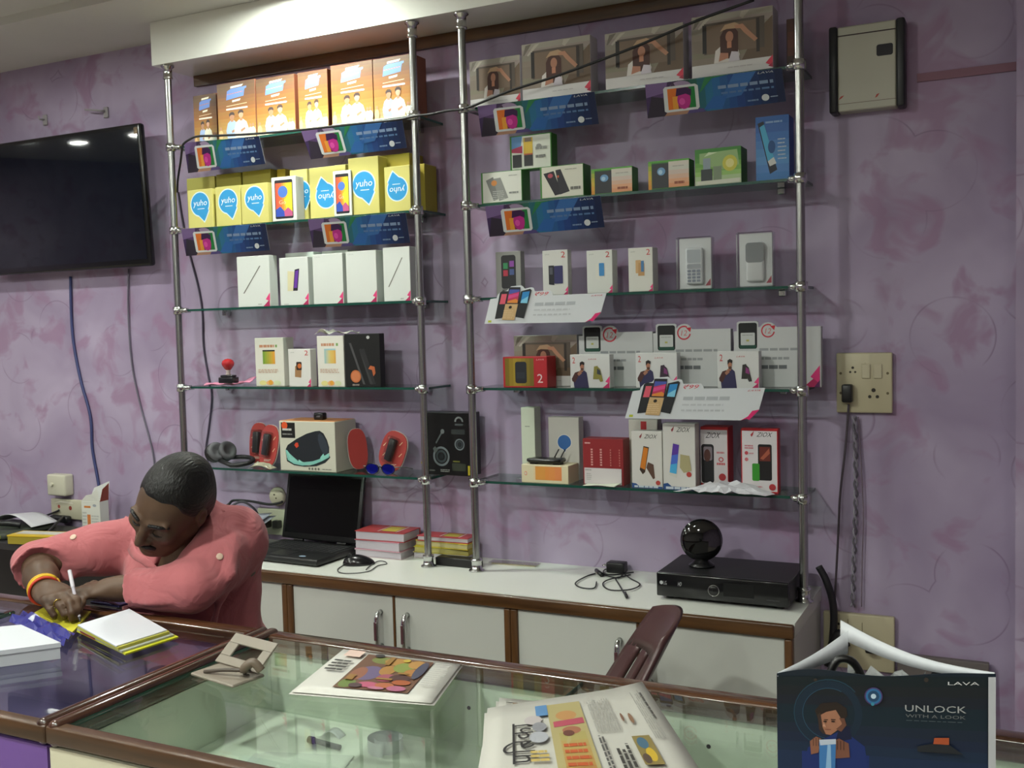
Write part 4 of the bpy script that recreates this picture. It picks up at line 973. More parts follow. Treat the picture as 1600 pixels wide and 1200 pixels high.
def art_z3(a):
    a.r(.0, .04, .97, .95, '#d4cfd2'); a.t('ZIOX', .18, .82, .74, .91, '#2a2a2c', .45); a.rr(.02, .10, .48, .72, .10, '#26262a'); a.rr(.10, .46, .42, .68, .06, '#8a8088'); a.e(.24, .54, .12, .10, '#5a3a34')
    a.ring(.74, .48, .09, .4, '#c05058'); a.lines(.58, .38, .9, .44, 1, '#c86a70', 4, .6, 3); a.lines(.58, .56, .9, .62, 1, '#c88a90', 5, .5, 3); a.circ(.78, .20, .13, '#a83a3e'); a.p([(0, .04), (0, .10), (.4, .04)], '#b02830')
def art_z4(a):
    a.r(.03, .03, .97, .965, '#d8d3d6'); ziox(a, True); a.rr(.46, .20, .83, .76, .05, '#1d1a1c'); a.r(.50, .50, .79, .72, '#6a2c24'); a.p([(.52, .54), (.76, .70), (.78, .62), (.60, .52)], '#a85a44'); a.rr(.30, .19, .50, .46, .04, '#3a9030')
    a.lines(.10, .68, .34, .75, 2, '#c8808a', 4, .6, 2); a.circ(.15, .62, .05, '#c04a54'); a.circ(.15, .52, .05, '#cc7078'); a.lines(.22, .60, .36, .63, 1, '#c89098', 5, .6, 2); a.circ(.84, .10, .09, '#b0383c'); a.lines(.2, .08, .6, .12, 1, '#c89098', 7, .5, 4)
carton('phone_box', 'plain white box with a red square behind the first of the printed white boxes', 'box', 983, 1028, 655.5, Z5, 3.06, .04, '#c8c4bc', lambda a: a.r(.42, .84, .62, .97, '#b03438'), None)
g = 'white phone boxes with slanted black lettering'
carton('phone_box', 'white box with an orange phone above a blue strip', 'box', 987, 1034.5, 674, Z5, 2.972, .045, '#cfcdc8', art_z1, g)
carton('phone_box', 'white box with a blue and purple phone above a blue strip', 'box', 1036, 1086.5, 662, Z5, 2.966, .045, '#cfcdc8', art_z2, g)
carton('phone_box', 'white fronted red box with a black phone behind crumpled paper', 'box', 1095, 1138, 667, Z5, 3.01, .06, '#b0262c', art_z3, g)
carton('phone_box', 'red framed white box with a black and a green phone near the right post', 'box', 1158, 1216, 670, Z5, 2.98, .03, '#b8282e', art_z4, g)
R = random.Random(4); p = atz(1140, 762, Z5)
m = MB()
HX = [[R.random() for _ in range(12)] for _ in range(30)]
m.sheet(lambda u, v: (-.135+.27*u+.02*v, -.040+.060*v*(1-.35*abs(2*u-1)), .003+.016*HX[int(u*14.01)][int(v*6.01)]*math.sin(math.pi*u)+.018*v*math.sin(math.pi*u)), 14, 6, .0005, paper('#c6c6cc'), False)
solo(m, 'crumpled_paper', 'crumpled white paper lying in front of the red framed boxes', 'paper', (p.x+.002, 2.955, Z5+.001))
# ================================================================== on the worktop
WZ = TOPZ+.0006
# laptop
lp = [(-2.44, 2.825), (-2.105, 2.795)]
t = thing('laptop', 'open black laptop with a dark screen on the worktop', 'laptop', (-2.312, 2.80, WZ), None, -.04); 
m = MB(); m.box(-.178, .178, .0, .245, .004, .026, mat('#141415', .45), .006, 2)
for x in (-.15, .15):
    for y in (.02, .22): m.cyl((x, y, 0), (x, y, .0045), .008, BLACK, 10)
m.obj('base', t)
m = MB()
for r in range(5):
    for c in range(15): m.box(-.162+c*.0217, -.162+c*.0217+.0185, .105+r*.022, .105+r*.022+.0185, .0262, .0282, mat('#222224', .5))
m.obj('keyboard', t)
m = MB(); m.box(-.05, .03, .018, .085, .0262, .0268, mat('#1c1c1e', .3)); m.obj('touchpad', t)
m = MB(); A = Art(m, [(.075, .02, .0263), (.105, .02, .0263), (.105, .042, .0263), (.075, .042, .0263)]); A.e(.5, .5, .48, .4, '#8a9cb0'); m.obj('sticker', t)
al = math.radians(12); L = .247
m = MB(); c, s_ = math.cos(al), math.sin(al)
up = Vector((0, s_, c)); nn = Vector((0, c, -s_)); base = Vector((0, .238, .032))
m.obox(base+up*L/2, Vector((.179, 0, 0)), nn*.006, up*L/2, mat('#131314', .4), .005, 2)
m.obox(base+up*(L/2+.004)-nn*.0064, Vector((.165, 0, 0)), nn*.0005, up*(L/2-.018), mat('#0a0a0b', .16, 0, .5)); 
A = Art(m, [base+up*(L-.012)-nn*.0063+Vector((x, 0, 0)) for x in (-.178, .178)]+[base+up*(L-.004)-nn*.0063+Vector((x, 0, 0)) for x in (.178, -.178)]); A.r(.30, .1, .33, .7, '#4a4a4c'); A.r(.5, .1, .52, .7, '#3a3a3c')
m.obj('screen', t)
m = MB(); m.cyl((-.12, .238, .028), (-.08, .238, .028), .006, BLACK, 10); m.cyl((.08, .238, .028), (.12, .238, .028), .006, BLACK, 10); m.obj('hinge', t)
# mouse
p = atz(553, 885, TOPZ); t = thing('computer_mouse', 'black wired computer mouse in front of the laptop', 'mouse', (p.x, p.y+.03, WZ), None, .5)
bm = bmesh.new(); bmesh.ops.create_uvsphere(bm, u_segments=24, v_segments=14, radius=1)
for v in bm.verts: v.co = Vector((v.co.x*.056, v.co.y*.032*(1-.12*v.co.x), max(v.co.z, -.0)*.034*(1-.25*v.co.x)))
m = MB(); m.frombm(bm, mat('#161618', .22), True); m.obj('body', t)
m = MB(); m.cyl((-.03, -.004, .028), (-.03, .004, .028), .009, mat('#2c2c2e', .4), 14); m.obj('scroll_wheel', t)
m = MB(); pts = []
for q in [(545, 876), (538, 882), (528, 889), (530, 894), (545, 896), (575, 893), (590, 884), (604, 881), (600, 877), (590, 877), (578, 884), (572, 890)]:
    P_ = atz(*q, TOPZ+.003); pts.append(P_)
def smooth(pts, n=5):
    pts = [Vector(p) for p in pts]; o = []
    for i in range(len(pts)-1):
        p0, p1, p2, p3 = pts[max(i-1, 0)], pts[i], pts[i+1], pts[min(i+2, len(pts)-1)]
        for k in range(n):
            q = k/n; o.append(.5*((2*p1)+(p2-p0)*q+(2*p0-5*p1+4*p2-p3)*q*q+(3*p1-p0-3*p2+p3)*q**3))
    return o+[pts[-1]]
m.tube([t.matrix_basis.inverted() @ q for q in smooth(pts)], .0018, mat('#4a4a4a', .5), 6); m.obj('cable', t)
# bound books in two piles
def book(x0, x1, y0, y1, z, h, cover, label, rz=0., spine=None, tabs=(), title=True, g='bound books in two piles on the worktop', pages='#c2bcc4'):
    w, d = x1-x0, y1-y0
    t = thing('book', label, 'book', ((x0+x1)/2, (y0+y1)/2, z), g, rz)
    m = MB(); m.box(-w/2+.003, w/2-.003, -d/2+.003, d/2-.004, .002, h-.0025, paper(pages), .0005)
    for k in range(int(h/.004)): m.box(-w/2+.0028, w/2-.0028, -d/2+.0028, -d/2+.003, .003+k*.004, .0036+k*.004, paper('#a8a2ac'))
    m.obj('pages', t)
    m = MB(); m.box(-w/2, w/2, -d/2, d/2, h-.0022, h, paper(cover), .0004); m.box(-w/2, w/2, -d/2, d/2, 0, .0018, paper(cover)); m.box(-w/2, w/2, d/2-.0035, d/2, .0019, h-.0023, paper(spine or cover)); 
    if title:
        A = Art(m, [(-w/2, -d/2, h+.0001), (w/2, -d/2, h+.0001), (w/2, d/2, h+.0001), (-w/2, d/2, h+.0001)])
        A.r(.42, .12, .44, .92, '#e0d8d0'); A.r(.47, .2, .76, .85, '#bfa83c'); A.r(.79, .12, .81, .92, '#e0d8d0')
    m.obj('cover', t)
    return t
zb = WZ
for x0, x1, y0, y1, h, c, lab, rz, ti in ((-2.118, -1.925, 2.99, 3.11, .026, '#c8b8bc', 'bottom book of the left pile beside the laptop, pale cover', .02, False), (-2.115, -1.925, 2.987, 3.10, .034, '#c890a0', 'thick pink covered book in the middle of the left pile', -.03, False), (-2.112, -1.912, 2.987, 3.105, .032, '#a83a3c', 'red topped book with a yellow title panel on the left pile', .04, True)):
    book(x0, x1, y0, y1, zb, h, c, lab, rz, None, (), ti); zb += h+.0006
zb = WZ
for x0, x1, y0, y1, h, c, lab, rz, ti, pg in ((-1.905, -1.69, 3.038, 3.118, .022, '#b8b4b0', 'bottom book of the right pile behind the black box', 0, False, '#c2bcc0'), (-1.90, -1.685, 3.036, 3.112, .02, '#b4a83c', 'yellow covered book in the right pile behind the posts', .05, False, '#b4ac50'), (-1.895, -1.68, 3.036, 3.112, .02, '#c8b43c', 'book with yellow page markers under the red one in the right pile', -.05, False, '#c8c07a'), (-1.885, -1.685, 3.036, 3.112, .018, '#b03c42', 'red topped book with a yellow title panel on the right pile', .03, True, '#c2bcc0')):
    book(x0, x1, y0, y1, zb, h, c, lab, rz, None, (), ti, 'bound books in two piles on the worktop', pg); zb += h+.0006
a0, a1 = atz(676, 879, TOPZ), atz(735, 885, TOPZ)
m = MB(); m.box(-.080, .080, -.022, .022, 0, .028, mat('#161617', .45), .002); m.box(-.078, .078, -.0222, -.022, .012, .0128, BLACKM)
solo(m, 'flat_black_box', 'flat black box between the two rack posts on the worktop', 'box', ((a0.x+a1.x)/2+.034, min(a1.y+.005, 2.99), WZ), None, -.02)
# clear packet with a beige card
a0 = atz(805, 883, TOPZ)
m = MB(); m.box(-.085, .075, -.016, .016, 0, .003, paper('#c9bb98')); m.box(-.095, .08, -.02, .02, .0032, .006, glassmat('packet_film', '#f2f2ee', 2., .1)); A = Art(m, [(-.085, -.016, .0031), (.075, -.016, .0031), (.075, .016, .0031), (-.085, .016, .0031)]); A.lines(.1, .3, .9, .7, 2, '#a89a80', 5, .5, 6)
solo(m, 'card_packet', 'beige card in a clear packet lying right of the rack posts', 'packet', (a0.x, a0.y+.01, WZ), None, .04)
# charger with tangled cables
p = atz(975, 888, TOPZ); t = thing('charger', 'black charger plug with tangled thin cables on the worktop', 'charger', (p.x, p.y, WZ))
m = MB(); m.box(-.033, .028, -.078, -.038, .0005, .034, mat('#18181a', .4), .004, 2); m.cyl((-.034, -.066, .02), (-.05, -.066, .02), .002, CHROME, 8); m.cyl((-.034, -.05, .02), (-.05, -.05, .02), .002, CHROME, 8); m.obj('plug', t)
def wpx(l, z=TOPZ+.003): return [atz(u, v, z+.0012*(i % 3))-Vector(t.location) for i, (u, v) in enumerate(l)]
m = MB()
for l in ([(958, 888), (945, 890), (944, 896), (960, 898), (990, 894)], [(930, 896), (915, 901), (899, 911), (908, 918), (928, 919), (932, 909)], [(940, 897), (965, 903), (975, 897), (985, 904), (1000, 913), (985, 921), (955, 922), (942, 914), (950, 906), (985, 898)], [(962, 905), (970, 918), (979, 934)]):
    m.tube(smooth(wpx(l)), .0022, mat('#222224', .5), 6)
m.obj('cables', t)
m = MB(); q = wpx([(932, 893), (940, 900)]); m.tube([q[0]+Vector((0, 0, .004)), q[1]+Vector((0, 0, .004))], .007, mat('#17171a', .4), 8); q = wpx([(977, 928), (979, 934)]); m.tube([q[0]+Vector((0, 0, .003)), q[1]+Vector((0, 0, .003))], .0045, mat('#2a2a2c', .4), 8); m.obj('connectors', t)
# black video recorder and round camera
x0, x1, y0, y1 = -.945, -.567, 2.828, 3.075
t = thing('video_recorder', 'flat black video recorder at the right end of the worktop', 'recorder', ((x0+x1)/2, (y0+y1)/2, WZ)); w, d = x1-x0, y1-y0
m = MB(); m.box(-w/2, w/2, -d/2+.012, d/2, .012, .078, mat('#19191a', .45), .002); m.obj('case', t)
m = MB(); m.box(-w/2, w/2, -d/2-.004, -d/2+.0115, .010, .079, mat('#141416', .18), .004, 2); A = Art(m, [(-w/2, -d/2-.0041, .01), (w/2, -d/2-.0041, .01), (w/2, -d/2-.0041, .079), (-w/2, -d/2-.0041, .079)])
A.circ(.04, .58, .014, '#b8babc'); A.t('LG', .058, .5, .082, .66, '#a8aaac'); A.t('HD', .17, .5, .20, .66, '#a4a6a8', .3); A.r(.52, .25, .75, .8, '#0c0c0d'); A.lines(.84, .2, .95, .3, 1, '#3a3a3c', 5, .5, 2); m.obj('front_panel', t)
m = MB(); m.lathe([(.0165, 0), (.0165, .002), (.0145, .003), (.0145, .0005)], CHROME, 28, (-.02, -d/2-.0042, .040), (0, -1, 0), ring=True); m.lathe([(.0, .0004), (.0144, .0004), (.0144, .0035), (.011, .006), (0, .0065)], mat('#161618', .2), 28, (-.02, -d/2-.0042, .040), (0, -1, 0)); m.obj('dial', t)
m = MB()
for x in (-w/2+.03, w/2-.03):
    for y in (-d/2+.03, d/2-.03): m.cyl((x, y, 0), (x, y, .0125), .012, BLACK, 12)
m.obj('feet', t)
rx, ry, rz_ = (x0+x1)/2, (y0+y1)/2, WZ+.0785
p = at(1096, 854, 2.945); c = Vector((p.x, 2.945, 0))
t = thing('dome_camera', 'round glossy black camera standing on the video recorder', 'camera', (c.x, c.y, rz_+.0006))
m = MB(); m.lathe([(.038, 0), (.038, .004), (.028, .010), (.02, .018), (.018, .022)], mat('#141416', .25), 28); m.obj('stand', t)
rad = .062; cc = Vector((0, 0, .018+rad-.003)); face = Vector((.35, -.93, .12)).normalized()
m = MB(); m.lathe([(0, -.034), (.03, -.032), (.05, -.022), (.0605, -.006), (rad, .004), (.0605, .012)], mat('#111113', .12, 0, .6, .5), 36, cc, face); m.obj('shell', t)
m = MB(); m.lathe([(.0603, .0122), (.056, .017), (.045, .021), (.02, .025), (0, .026)], mat('#09090a', .05, 0, .6, .6), 36, cc, face); m.obj('front_glass', t)

# ================================================================== on the walls
# television
al = .05
t = thing('television', 'large flat black television mounted on the purple wall', 'television', (-3.575, 3.045, 1.828)); t.rotation_euler = (al, 0, 0)
m = MB(); m.box(-.495, .495, 0, .03, 0, .556, mat('#101013', .22), .012, 3); m.obj('case', t)
m = MB(); m.box(-.477, .477, -.0012, -.0004, .028, .538, mat('#0a1019', .03, 0, .6)); m.obj('screen', t)
m = MB(); A = Art(m, [(.462, -.0013, .515), (.482, -.0013, .515), (.482, -.0013, .54), (.462, -.0013, .54)]); A.rr(0, 0, 1, 1, .2, '#6a5a48'); A.p([(0.1, .1), (.9, .2), (.8, .8)], '#8a7a60'); m.obj('sticker', t)
m = MB(); m.box(-.15, .15, .0305, .085, .15, .34, mat('#222224', .5), .003); m.obj('wall_bracket', t)
# small ceiling fixings above the television
for u, v, lab in ((72, 188, 'small grey wall hook above the middle of the television'), (167, 176, 'small grey wall hook with a bent arm above the television corner')):
    p = at(u, v, YW); t = thing('wall_hook', lab, 'hook', (p.x, YW-.0006, p.z))
    m = MB(); m.box(-.012, .012, -.008, 0, -.022, .022, mat('#a09c9e', .4), .002); m.obj('plate', t)
    m = MB(); m.tube([(0, -.009, .004), (-.02, -.03, .006), (-.06, -.035, .012), (-.085, -.034, .016)] if u > 100 else [(0, -.009, .002), (-.008, -.025, 0), (-.008, -.03, .014)], .004, mat('#a09c9e', .4), 8); m.obj('arm', t)
# fuse box
t = thing('fuse_box', 'grey fuse box with dark side strips high on the purple wall', 'fuse box', (-.388, YW-.0006, 2.138)); W_, H_ = .200, .236
m = MB(); m.box(-W_/2+.022, W_/2-.022, -.05, 0, 0, H_, mat('#b4b2a2', .4), .003)
A = Art(m, [(-W_/2+.022, -.0501, 0), (W_/2-.022, -.0501, 0), (W_/2-.022, -.0501, H_), (-W_/2+.022, -.0501, H_)])
A.r(0, .885, 1, .90, '#3a2a2c'); A.r(0, .085, 1, .092, '#7a6a60'); A.rr(.67, .60, .95, .735, .04, '#1c1a22'); A.p([(.01, .14), (.07, .16), (.11, .19), (.05, .18)], '#b04a40'); A.p([(.64, .12), (.68, .13), (.72, .17), (.67, .16)], '#b04a40'); m.obj('case', t)
for s in (-1, 1):
    m = MB(); m.box(s*(W_/2-.010)-.0115, s*(W_/2-.010)+.0115, -.056, 0, -.003, H_+.003, mat('#232428', .4), .006, 2); m.obj('side_strip', t)
# switch boards
def socket_holes(A, x, y, s=.05, c='#3a352e'):
    A.circ(x, y+s*.9, s*.42, c); A.circ(x-s*.75, y-s*.3, s*.34, c); A.circ(x+s*.75, y-s*.3, s*.34, c)
IV = '#c2b99a'
p = at(1351, 598, YW); t = thing('switchboard', 'square cream switchboard with a black plug below the fuse box', 'switchboard', (-.404, YW-.0006, 1.278))
m = MB(); m.box(-.077, .077, -.02, 0, 0, .174, mat(IV, .4), .004, 2); A = Art(m, [(-.077, -.0201, 0), (.077, -.0201, 0), (.077, -.0201, .174), (-.077, -.0201, .174)])
for q in ((.08, .66), (.92, .66), (.08, .33), (.92, .33)): A.circ(*q, .025, '#6a5f48')
socket_holes(A, .30, .70, .06); socket_holes(A, .67, .30, .09); A.r(.52, .57, .53, .84, '#a89f84'); m.obj('plate', t)
for x in (-.006, .026):
    m = MB(); m.box(x, x+.024, -.025, -.0203, .10, .142, mat('#c8c0a4', .35), .002); m.obj('switch', t)
tp = t
m = MB(); m.box(-.014, .014, -.03, 0, -.04, .012, mat('#161618', .4), .004, 2)
solo(m, 'power_plug', 'black power plug in the cream switchboard', 'plug', (-.448, YW-.0210, 1.350))
p = at(1345, 990, YW); t = thing('switchboard', 'lower cream switchboard on the wall behind the shopping bag', 'switchboard', (-.424, YW-.0006, .520))
m = MB(); m.box(-.10, .10, -.02, 0, 0, .165, mat(IV, .4), .004, 2); A = Art(m, [(-.10, -.0201, 0), (.10, -.0201, 0), (.10, -.0201, .165), (-.10, -.0201, .165)]); socket_holes(A, .22, .75, .05); socket_holes(A, .67, .55, .05); A.r(.35, .1, .36, .9, '#8a8068'); A.r(.55, .60, .56, .86, '#8a8068'); m.obj('plate', t)
m = MB(); m.box(.022, .05, -.05, -.0205, .06, .095, mat('#19191a', .4), .005, 2); m.obj('plug', t)
# twisted and straight cables down the wall
def cable(pts, r, h, label, name='cable', n=6, sm=6):
    m = MB(); P = smooth(pts, sm); m.tube(P, r, mat(h, .5), n); return solo(m, name, label, 'cable', None or Vector(P[0]), None, 0., Vector(P[0]))
def wp(l, Y): return [at(u, v, Y) for u, v in l]
cable(wp([(1326, 632), (1321, 700), (1313, 770), (1310, 830), (1304, 945)], YW-.028), .0035, '#4a4048', 'thin dark cable hanging straight from the black plug', 'power_cable')
m = MB(); P0 = at(1335, 651, YW-.02); P1 = at(1335, 948, YW-.02); n = 150
for ph in (0, math.pi):
    m.tube([P0.lerp(P1, i/n)+Vector((.0045*math.cos(i*.42+ph)+.004*math.sin(i*.03), .0045*math.sin(i*.42+ph), 0)) for i in range(n+1)], .0032, mat('#8a8590' if ph else '#5a555e', .5), 6)
solo(m, 'twisted_cable', 'twisted two strand cable running down the wall to the lower switchboard', 'cable', shift=P0)
cable(wp([(1341, 651), (1344, 700), (1349, 800), (1347, 880), (1346, 948)], YW-.012), .002, '#7a6a78', 'faint mauve wire on the wall beside the twisted cable')
m = MB(); P = smooth(wp([(1279, 885), (1290, 905), (1300, 935), (1303, 965), (1301, 1000), (1297, 1030)], YW-.05)); m.tube(P, .011, mat('#1b1a1e', .5), 8)
P2 = smooth(wp([(1294, 1040), (1303, 1000), (1314, 990), (1322, 1010)], YW-.055)); m.tube(P2, .013, mat('#1b1a1e', .5), 8)
solo(m, 'cable_bundle', 'bundle of black cables beside the right end of the cabinets', 'cable', shift=P[0])
# cables below the television
cable(wp([(110, 432), (113, 520), (125, 590), (141, 650), (144, 700), (152, 745), (156, 768)], YW-.008), .006, '#39406e', 'dark blue cable hanging down the wall from the television')
cable(wp([(201, 420), (200, 480), (205, 560), (216, 620), (232, 680), (240, 715), (243, 760)], YW-.008), .0035, '#6a6474', 'thin grey cable hanging below the right corner of the television')
# black cable strung along the racks and down the wall
zc = TOPS[0]+.006
cable([at(1178, 0, 2.90), at(1090, 32, 2.905), at(1000, 70, 2.908), at(930, 97, 2.91), at(860, 122, 2.914), at(800, 141, 2.915), at(745, 163, 2.915), at(728, 169, 2.917)], .0042, '#151417', 'black cable slanting across the photo boxes on the top right shelf', 'black_cable', 8)
cable([at(724, 171, 2.919), at(700, 173, 2.92), at(670, 179, 2.918), at(650, 181, 2.914), at(620, 187, 2.914), at(560, 193, 2.916), at(470, 203, 2.916), at(400, 209, 2.916), at(340, 212, 2.92), at(310, 213, 2.922), at(296, 218, 2.922), at(286, 226, 2.924), at(284, 237, 2.934), at(282, 254, 2.99), at(278, 280, 3.07), at(277, 300, 3.115)], .0042, '#1b1a1e', 'black cable lying along the front of the top left shelf', 'black_cable', 8)
cable(wp([(278, 300), (286, 350), (297, 400), (309, 445), (316, 487), (318, 540), (325, 585), (331, 620), (326, 670), (322, 705), (330, 740), (336, 790)], YW-.0085)[0:0] + [at(u, v, YW-.0046+.0) for u, v in [(278, 300), (286, 350), (297, 400), (309, 445)]] + [at(u, v, YW-.0046) for u, v in [(316, 487), (318, 540), (325, 585), (331, 620), (326, 670), (322, 705), (330, 740), (336, 790)]], .0038, '#453d50', 'dark purple cable running down the wall inside the left rack')
# round socket and boxes behind the laptop
p = at(436, 775, YW); t = thing('round_socket', 'round cream wall socket left of the laptop screen', 'socket', (p.x, YW-.0006, p.z))
m = MB(); m.lathe([(.036, 0), (.036, .012), (.030, .020), (0, .022)], mat('#c2bda6', .4), 28, (0, 0, 0), (0, -1, 0)); A = Art(m, [(-.03, -.0222, -.03), (.03, -.0222, -.03), (.03, -.0222, .03), (-.03, -.0222, .03)]); A.circ(.42, .64, .06, '#5a5244'); A.circ(.56, .42, .06, '#5a5244'); m.obj('plate', t)
p = at(430, 808, YW); t = thing('switchboard', 'cream switchboard half hidden behind the laptop and loose papers', 'switchboard', (p.x, YW-.0006, .775))
m = MB(); m.box(-.07, .07, -.02, 0, 0, .10, mat('#b6bba2', .4), .004, 2); m.obj('plate', t)
for x in (-.03, .02):
    m = MB(); m.box(x, x+.03, -.045, -.0205, .03, .06, mat('#3a3a34', .4), .004, 2); m.obj('plug', t)
cable([at(334, 800, 3.0), at(356, 789, 3.02), at(365, 782, 3.05), at(390, 783, 3.08), at(420, 788, 3.09), at(436, 786, 3.10), at(441, 784, 3.10)], .005, '#17161a', 'black cable looping behind the man to the round socket', 'black_cable', 8)
cable([at(352, 803, 2.97), at(360, 792, 2.99), at(378, 784, 3.02), at(395, 793, 3.04), at(404, 806, 3.06), at(408, 815, 3.077), at(410, 825, 3.078)], .0045, '#3a363e', 'grey cable curving down behind the loose papers', 'grey_cable', 8)
# loose papers in front of the switchboard
pa, pb, pc, pd = at(383, 815, 2.93), at(395, 846, 2.90), at(432, 808, 2.98), at(440, 808, 3.02)
m = MB(); o_ = Vector((-2.60, 2.93, .80))
m.sheet(lambda u, v: Vector((-2.72+.20*u, 2.86+.17*v+.03*u, .805+.045*v+.012*u-.03*(1-u)*(1-v))), 8, 6, .0008, paper('#b4bac4'))
m.sheet(lambda u, v: Vector((-2.73+.20*u, 2.87+.15*v+.03*u, .811+.045*v+.012*u-.03*(1-u)*(1-v)+.006*u)), 8, 6, .0008, paper('#a9b0bc'))
A = Art(m, [(-2.71, 2.88, .79), (-2.53, 2.90, .832), (-2.52, 3.03, .868), (-2.71, 3.01, .853)]); 
solo(m, 'loose_papers', 'pale blue sheets of paper leaning behind the man beside the laptop', 'paper', shift=o_)
m = MB(); m.box(-.08, .06, -.05, .06, 0, .045, mat('#151516', .4), .015, 3)
solo(m, 'black_bag', 'small black pouch under the loose papers beside the laptop', 'pouch', (-2.60, 2.95, WZ))
# ================================================================== left end of the worktop
p = at(102, 756, YW); t = thing('wall_adapter_box', 'cream square adapter on the wall below the television', 'adapter', (p.x, YW-.0006, .872))
m = MB(); m.box(-.055, .055, -.05, 0, 0, .092, mat('#c6c3b0', .4), .008, 3); m.obj('case', t)
m = MB(); m.cyl((-.02, -.0505, .05), (-.02, -.058, .05), .008, mat('#d2cfbc', .4), 14); m.obj('knob', t)
p = at(125, 805, YW); t = thing('switchboard', 'long cream switchboard low on the wall behind the white carton with the open flap', 'switchboard', (p.x, YW-.0006, .768))
m = MB(); m.box(-.15, .165, -.022, 0, 0, .085, mat('#bdb9a2', .4), .004, 2); A = Art(m, [(-.15, -.0221, 0), (.165, -.0221, 0), (.165, -.0221, .085), (-.15, -.0221, .085)]); A.circ(.16, .62, .025, '#a04a40'); A.circ(.38, .58, .03, '#8a4038'); A.p([(.06, .78), (.2, .92), (.42, .86), (.44, .8), (.2, .84)], '#d8d4c4'); A.circ(.88, .5, .012, '#5a5244'); A.circ(.86, .7, .012, '#5a5244'); m.obj('plate', t)
m = MB(); m.box(-.13, -.02, -.055, -.0225, -.012, .018, mat('#161618', .4), .01, 3); m.obj('plug', t)
# white carton with open flap
t = thing('medicine_carton', 'slim white and orange carton with an open flap on the dark table behind the man', 'carton', (-3.375, 2.95, WZ), None, .1)
m = MB(); w, d, h = .094, .05, .135
m.box(-w/2, w/2, 0, d, 0, h, paper('#cfd0c8'), .001); A = frontart(m, w, h); A.r(.15, .80, .50, .86, '#c87a3a'); A.r(.30, .05, .48, .60, '#c87840'); A.lines(.52, .1, .95, .6, 6, '#b4b6b0', 3, .5, 3); A.lines(.05, .1, .28, .7, 6, '#b4b6b0', 4, .5, 2); A.e(.72, .88, .1, .04, '#9aa0a8'); m.obj('carton', t)
m = MB(); m.poly([(-w/2, 0, h), (w/2, 0, h), (w/2-.005, -.004, h+.055), (w*.1, -.003, h+.03), (-w*.2, -.002, h+.025)], paper('#d2d3cc')); m.prism([(-w/2, d, h), (w/2, d, h), (w/2, d+.01, h+.075), (-w*.35, d+.01, h+.045)], (0, .0008, 0), paper('#c4c6c2')); m.prism([(w/2, .002, h), (w/2, d, h), (w/2+.01, d*.9, h+.07), (w/2+.008, .01, h+.05)], (.0008, 0, 0), paper('#8a4030')); m.obj('flap', t)
# clutter seen over the man's right arm
m = MB(); m.sheet(lambda u, v: Vector((-.13+.26*u, -.05+.13*v, .03+.045*math.sin(math.pi*u)*(1-.3*v))), 14, 5, .0015, paper('#c4c4c8'))
solo(m, 'paper_sheets', 'curled white paper sheets at the far left end of the dark table', 'paper', (-3.74, 2.905, WZ+.003))
m = MB(); m.box(-.16, .12, -.13, .12, 0, .028, mat('#3c4238', .5), .01, 2); m.box(-.15, .10, -.1315, -.1302, .006, .02, mat('#7a8a2c', .5))
solo(m, 'document_tray', 'dark green tray under the curled paper sheets', 'tray', (-3.74, 2.865, WZ))
m = MB(); m.box(-.13, .13, -.045, .045, 0, .03, paper('#9a8a30'), .002); m.box(-.131, .131, -.046, .046, .0302, .036, paper('#c8a828'), .001); Art(m, [(-.12, -.03, .0362), (.12, -.03, .0362), (.12, .04, .0362), (-.12, .04, .0362)]).r(.0, .2, .9, .95, '#bdbcb4')
solo(m, 'yellow_box', 'flat yellow edged box on the dark table behind the mans right arm', 'box', (-3.43, 2.765, WZ), None, .2)
m = MB(); m.tube(smooth([(-.10, -.04, .0), (-.03, 0, .012), (.05, .02, .012), (.10, .05, 0)]), [.012]*15+[.016]*1, mat('#141416', .4), 10)
solo(m, 'cordless_handset', 'black handset lying on the dark green tray at the far left', 'handset', (-3.73, 2.762, WZ+.0445), None, .2)
cable([at(0, 820, 3.08), at(25, 821, 3.085), at(55, 812, 3.09), at(86, 800, 3.10), at(92, 797, 3.1)], .004, '#232226', 'black cable reaching in from the left to the long switchboard', 'black_cable', 8)
cable([at(98, 808, 3.074), atz(90, 816, .786), atz(80, 826, .778), atz(70, 836, .770)], .005, '#161618', 'black cable hanging from the long switchboard to the dark table', 'black_cable', 8)

# ================================================================== between the counters and the cabinets
# brown moulded plastic chair
PLB = mat('#4a3030', .35, 0, .5)
t = thing('plastic_chair', 'brown moulded plastic chair behind the glass counter', 'chair', (-1.168, 2.165, 0), None, 0.)
ang = -1.18
t.rotation_euler = (0, 0, ang)
m = MB(); m.sheet(lambda u, v: (-.21+.42*u, -.21+.40*v, .43-.02*math.sin(math.pi*u)*math.sin(math.pi*v)), 10, 10, .012, PLB); m.obj('seat', t)
def backfn(u, v):
    w = .215-.05*v*v*v*1.6; x = (2*u-1)*w; crown = .03*(1-(2*u-1)**2)*v
    return Vector((x, .19+.24*v+.05*(1-(2*u-1)**2)-.01, .44+.40*v+crown))
m = MB()
for a, c in ((0, .17), (.245, .345), (.42, .58), (.655, .755), (.83, 1)):
    m.sheet(lambda u, v, a=a, c=c: backfn(a+(c-a)*u, .05+.70*v), 4, 10, (0., .012, 0.), PLB)
m.sheet(lambda u, v: backfn(u, .72+.28*v), 16, 5, (0., .013, 0.), PLB); m.obj('backrest', t)
for s in (-1, 1):
    for yy in (-.19, .17):
        m = MB(); m.tube([(s*.195, yy, .43), (s*.225, yy*1.15, .0)], [.022, .018], PLB, 8); m.obj('leg', t)
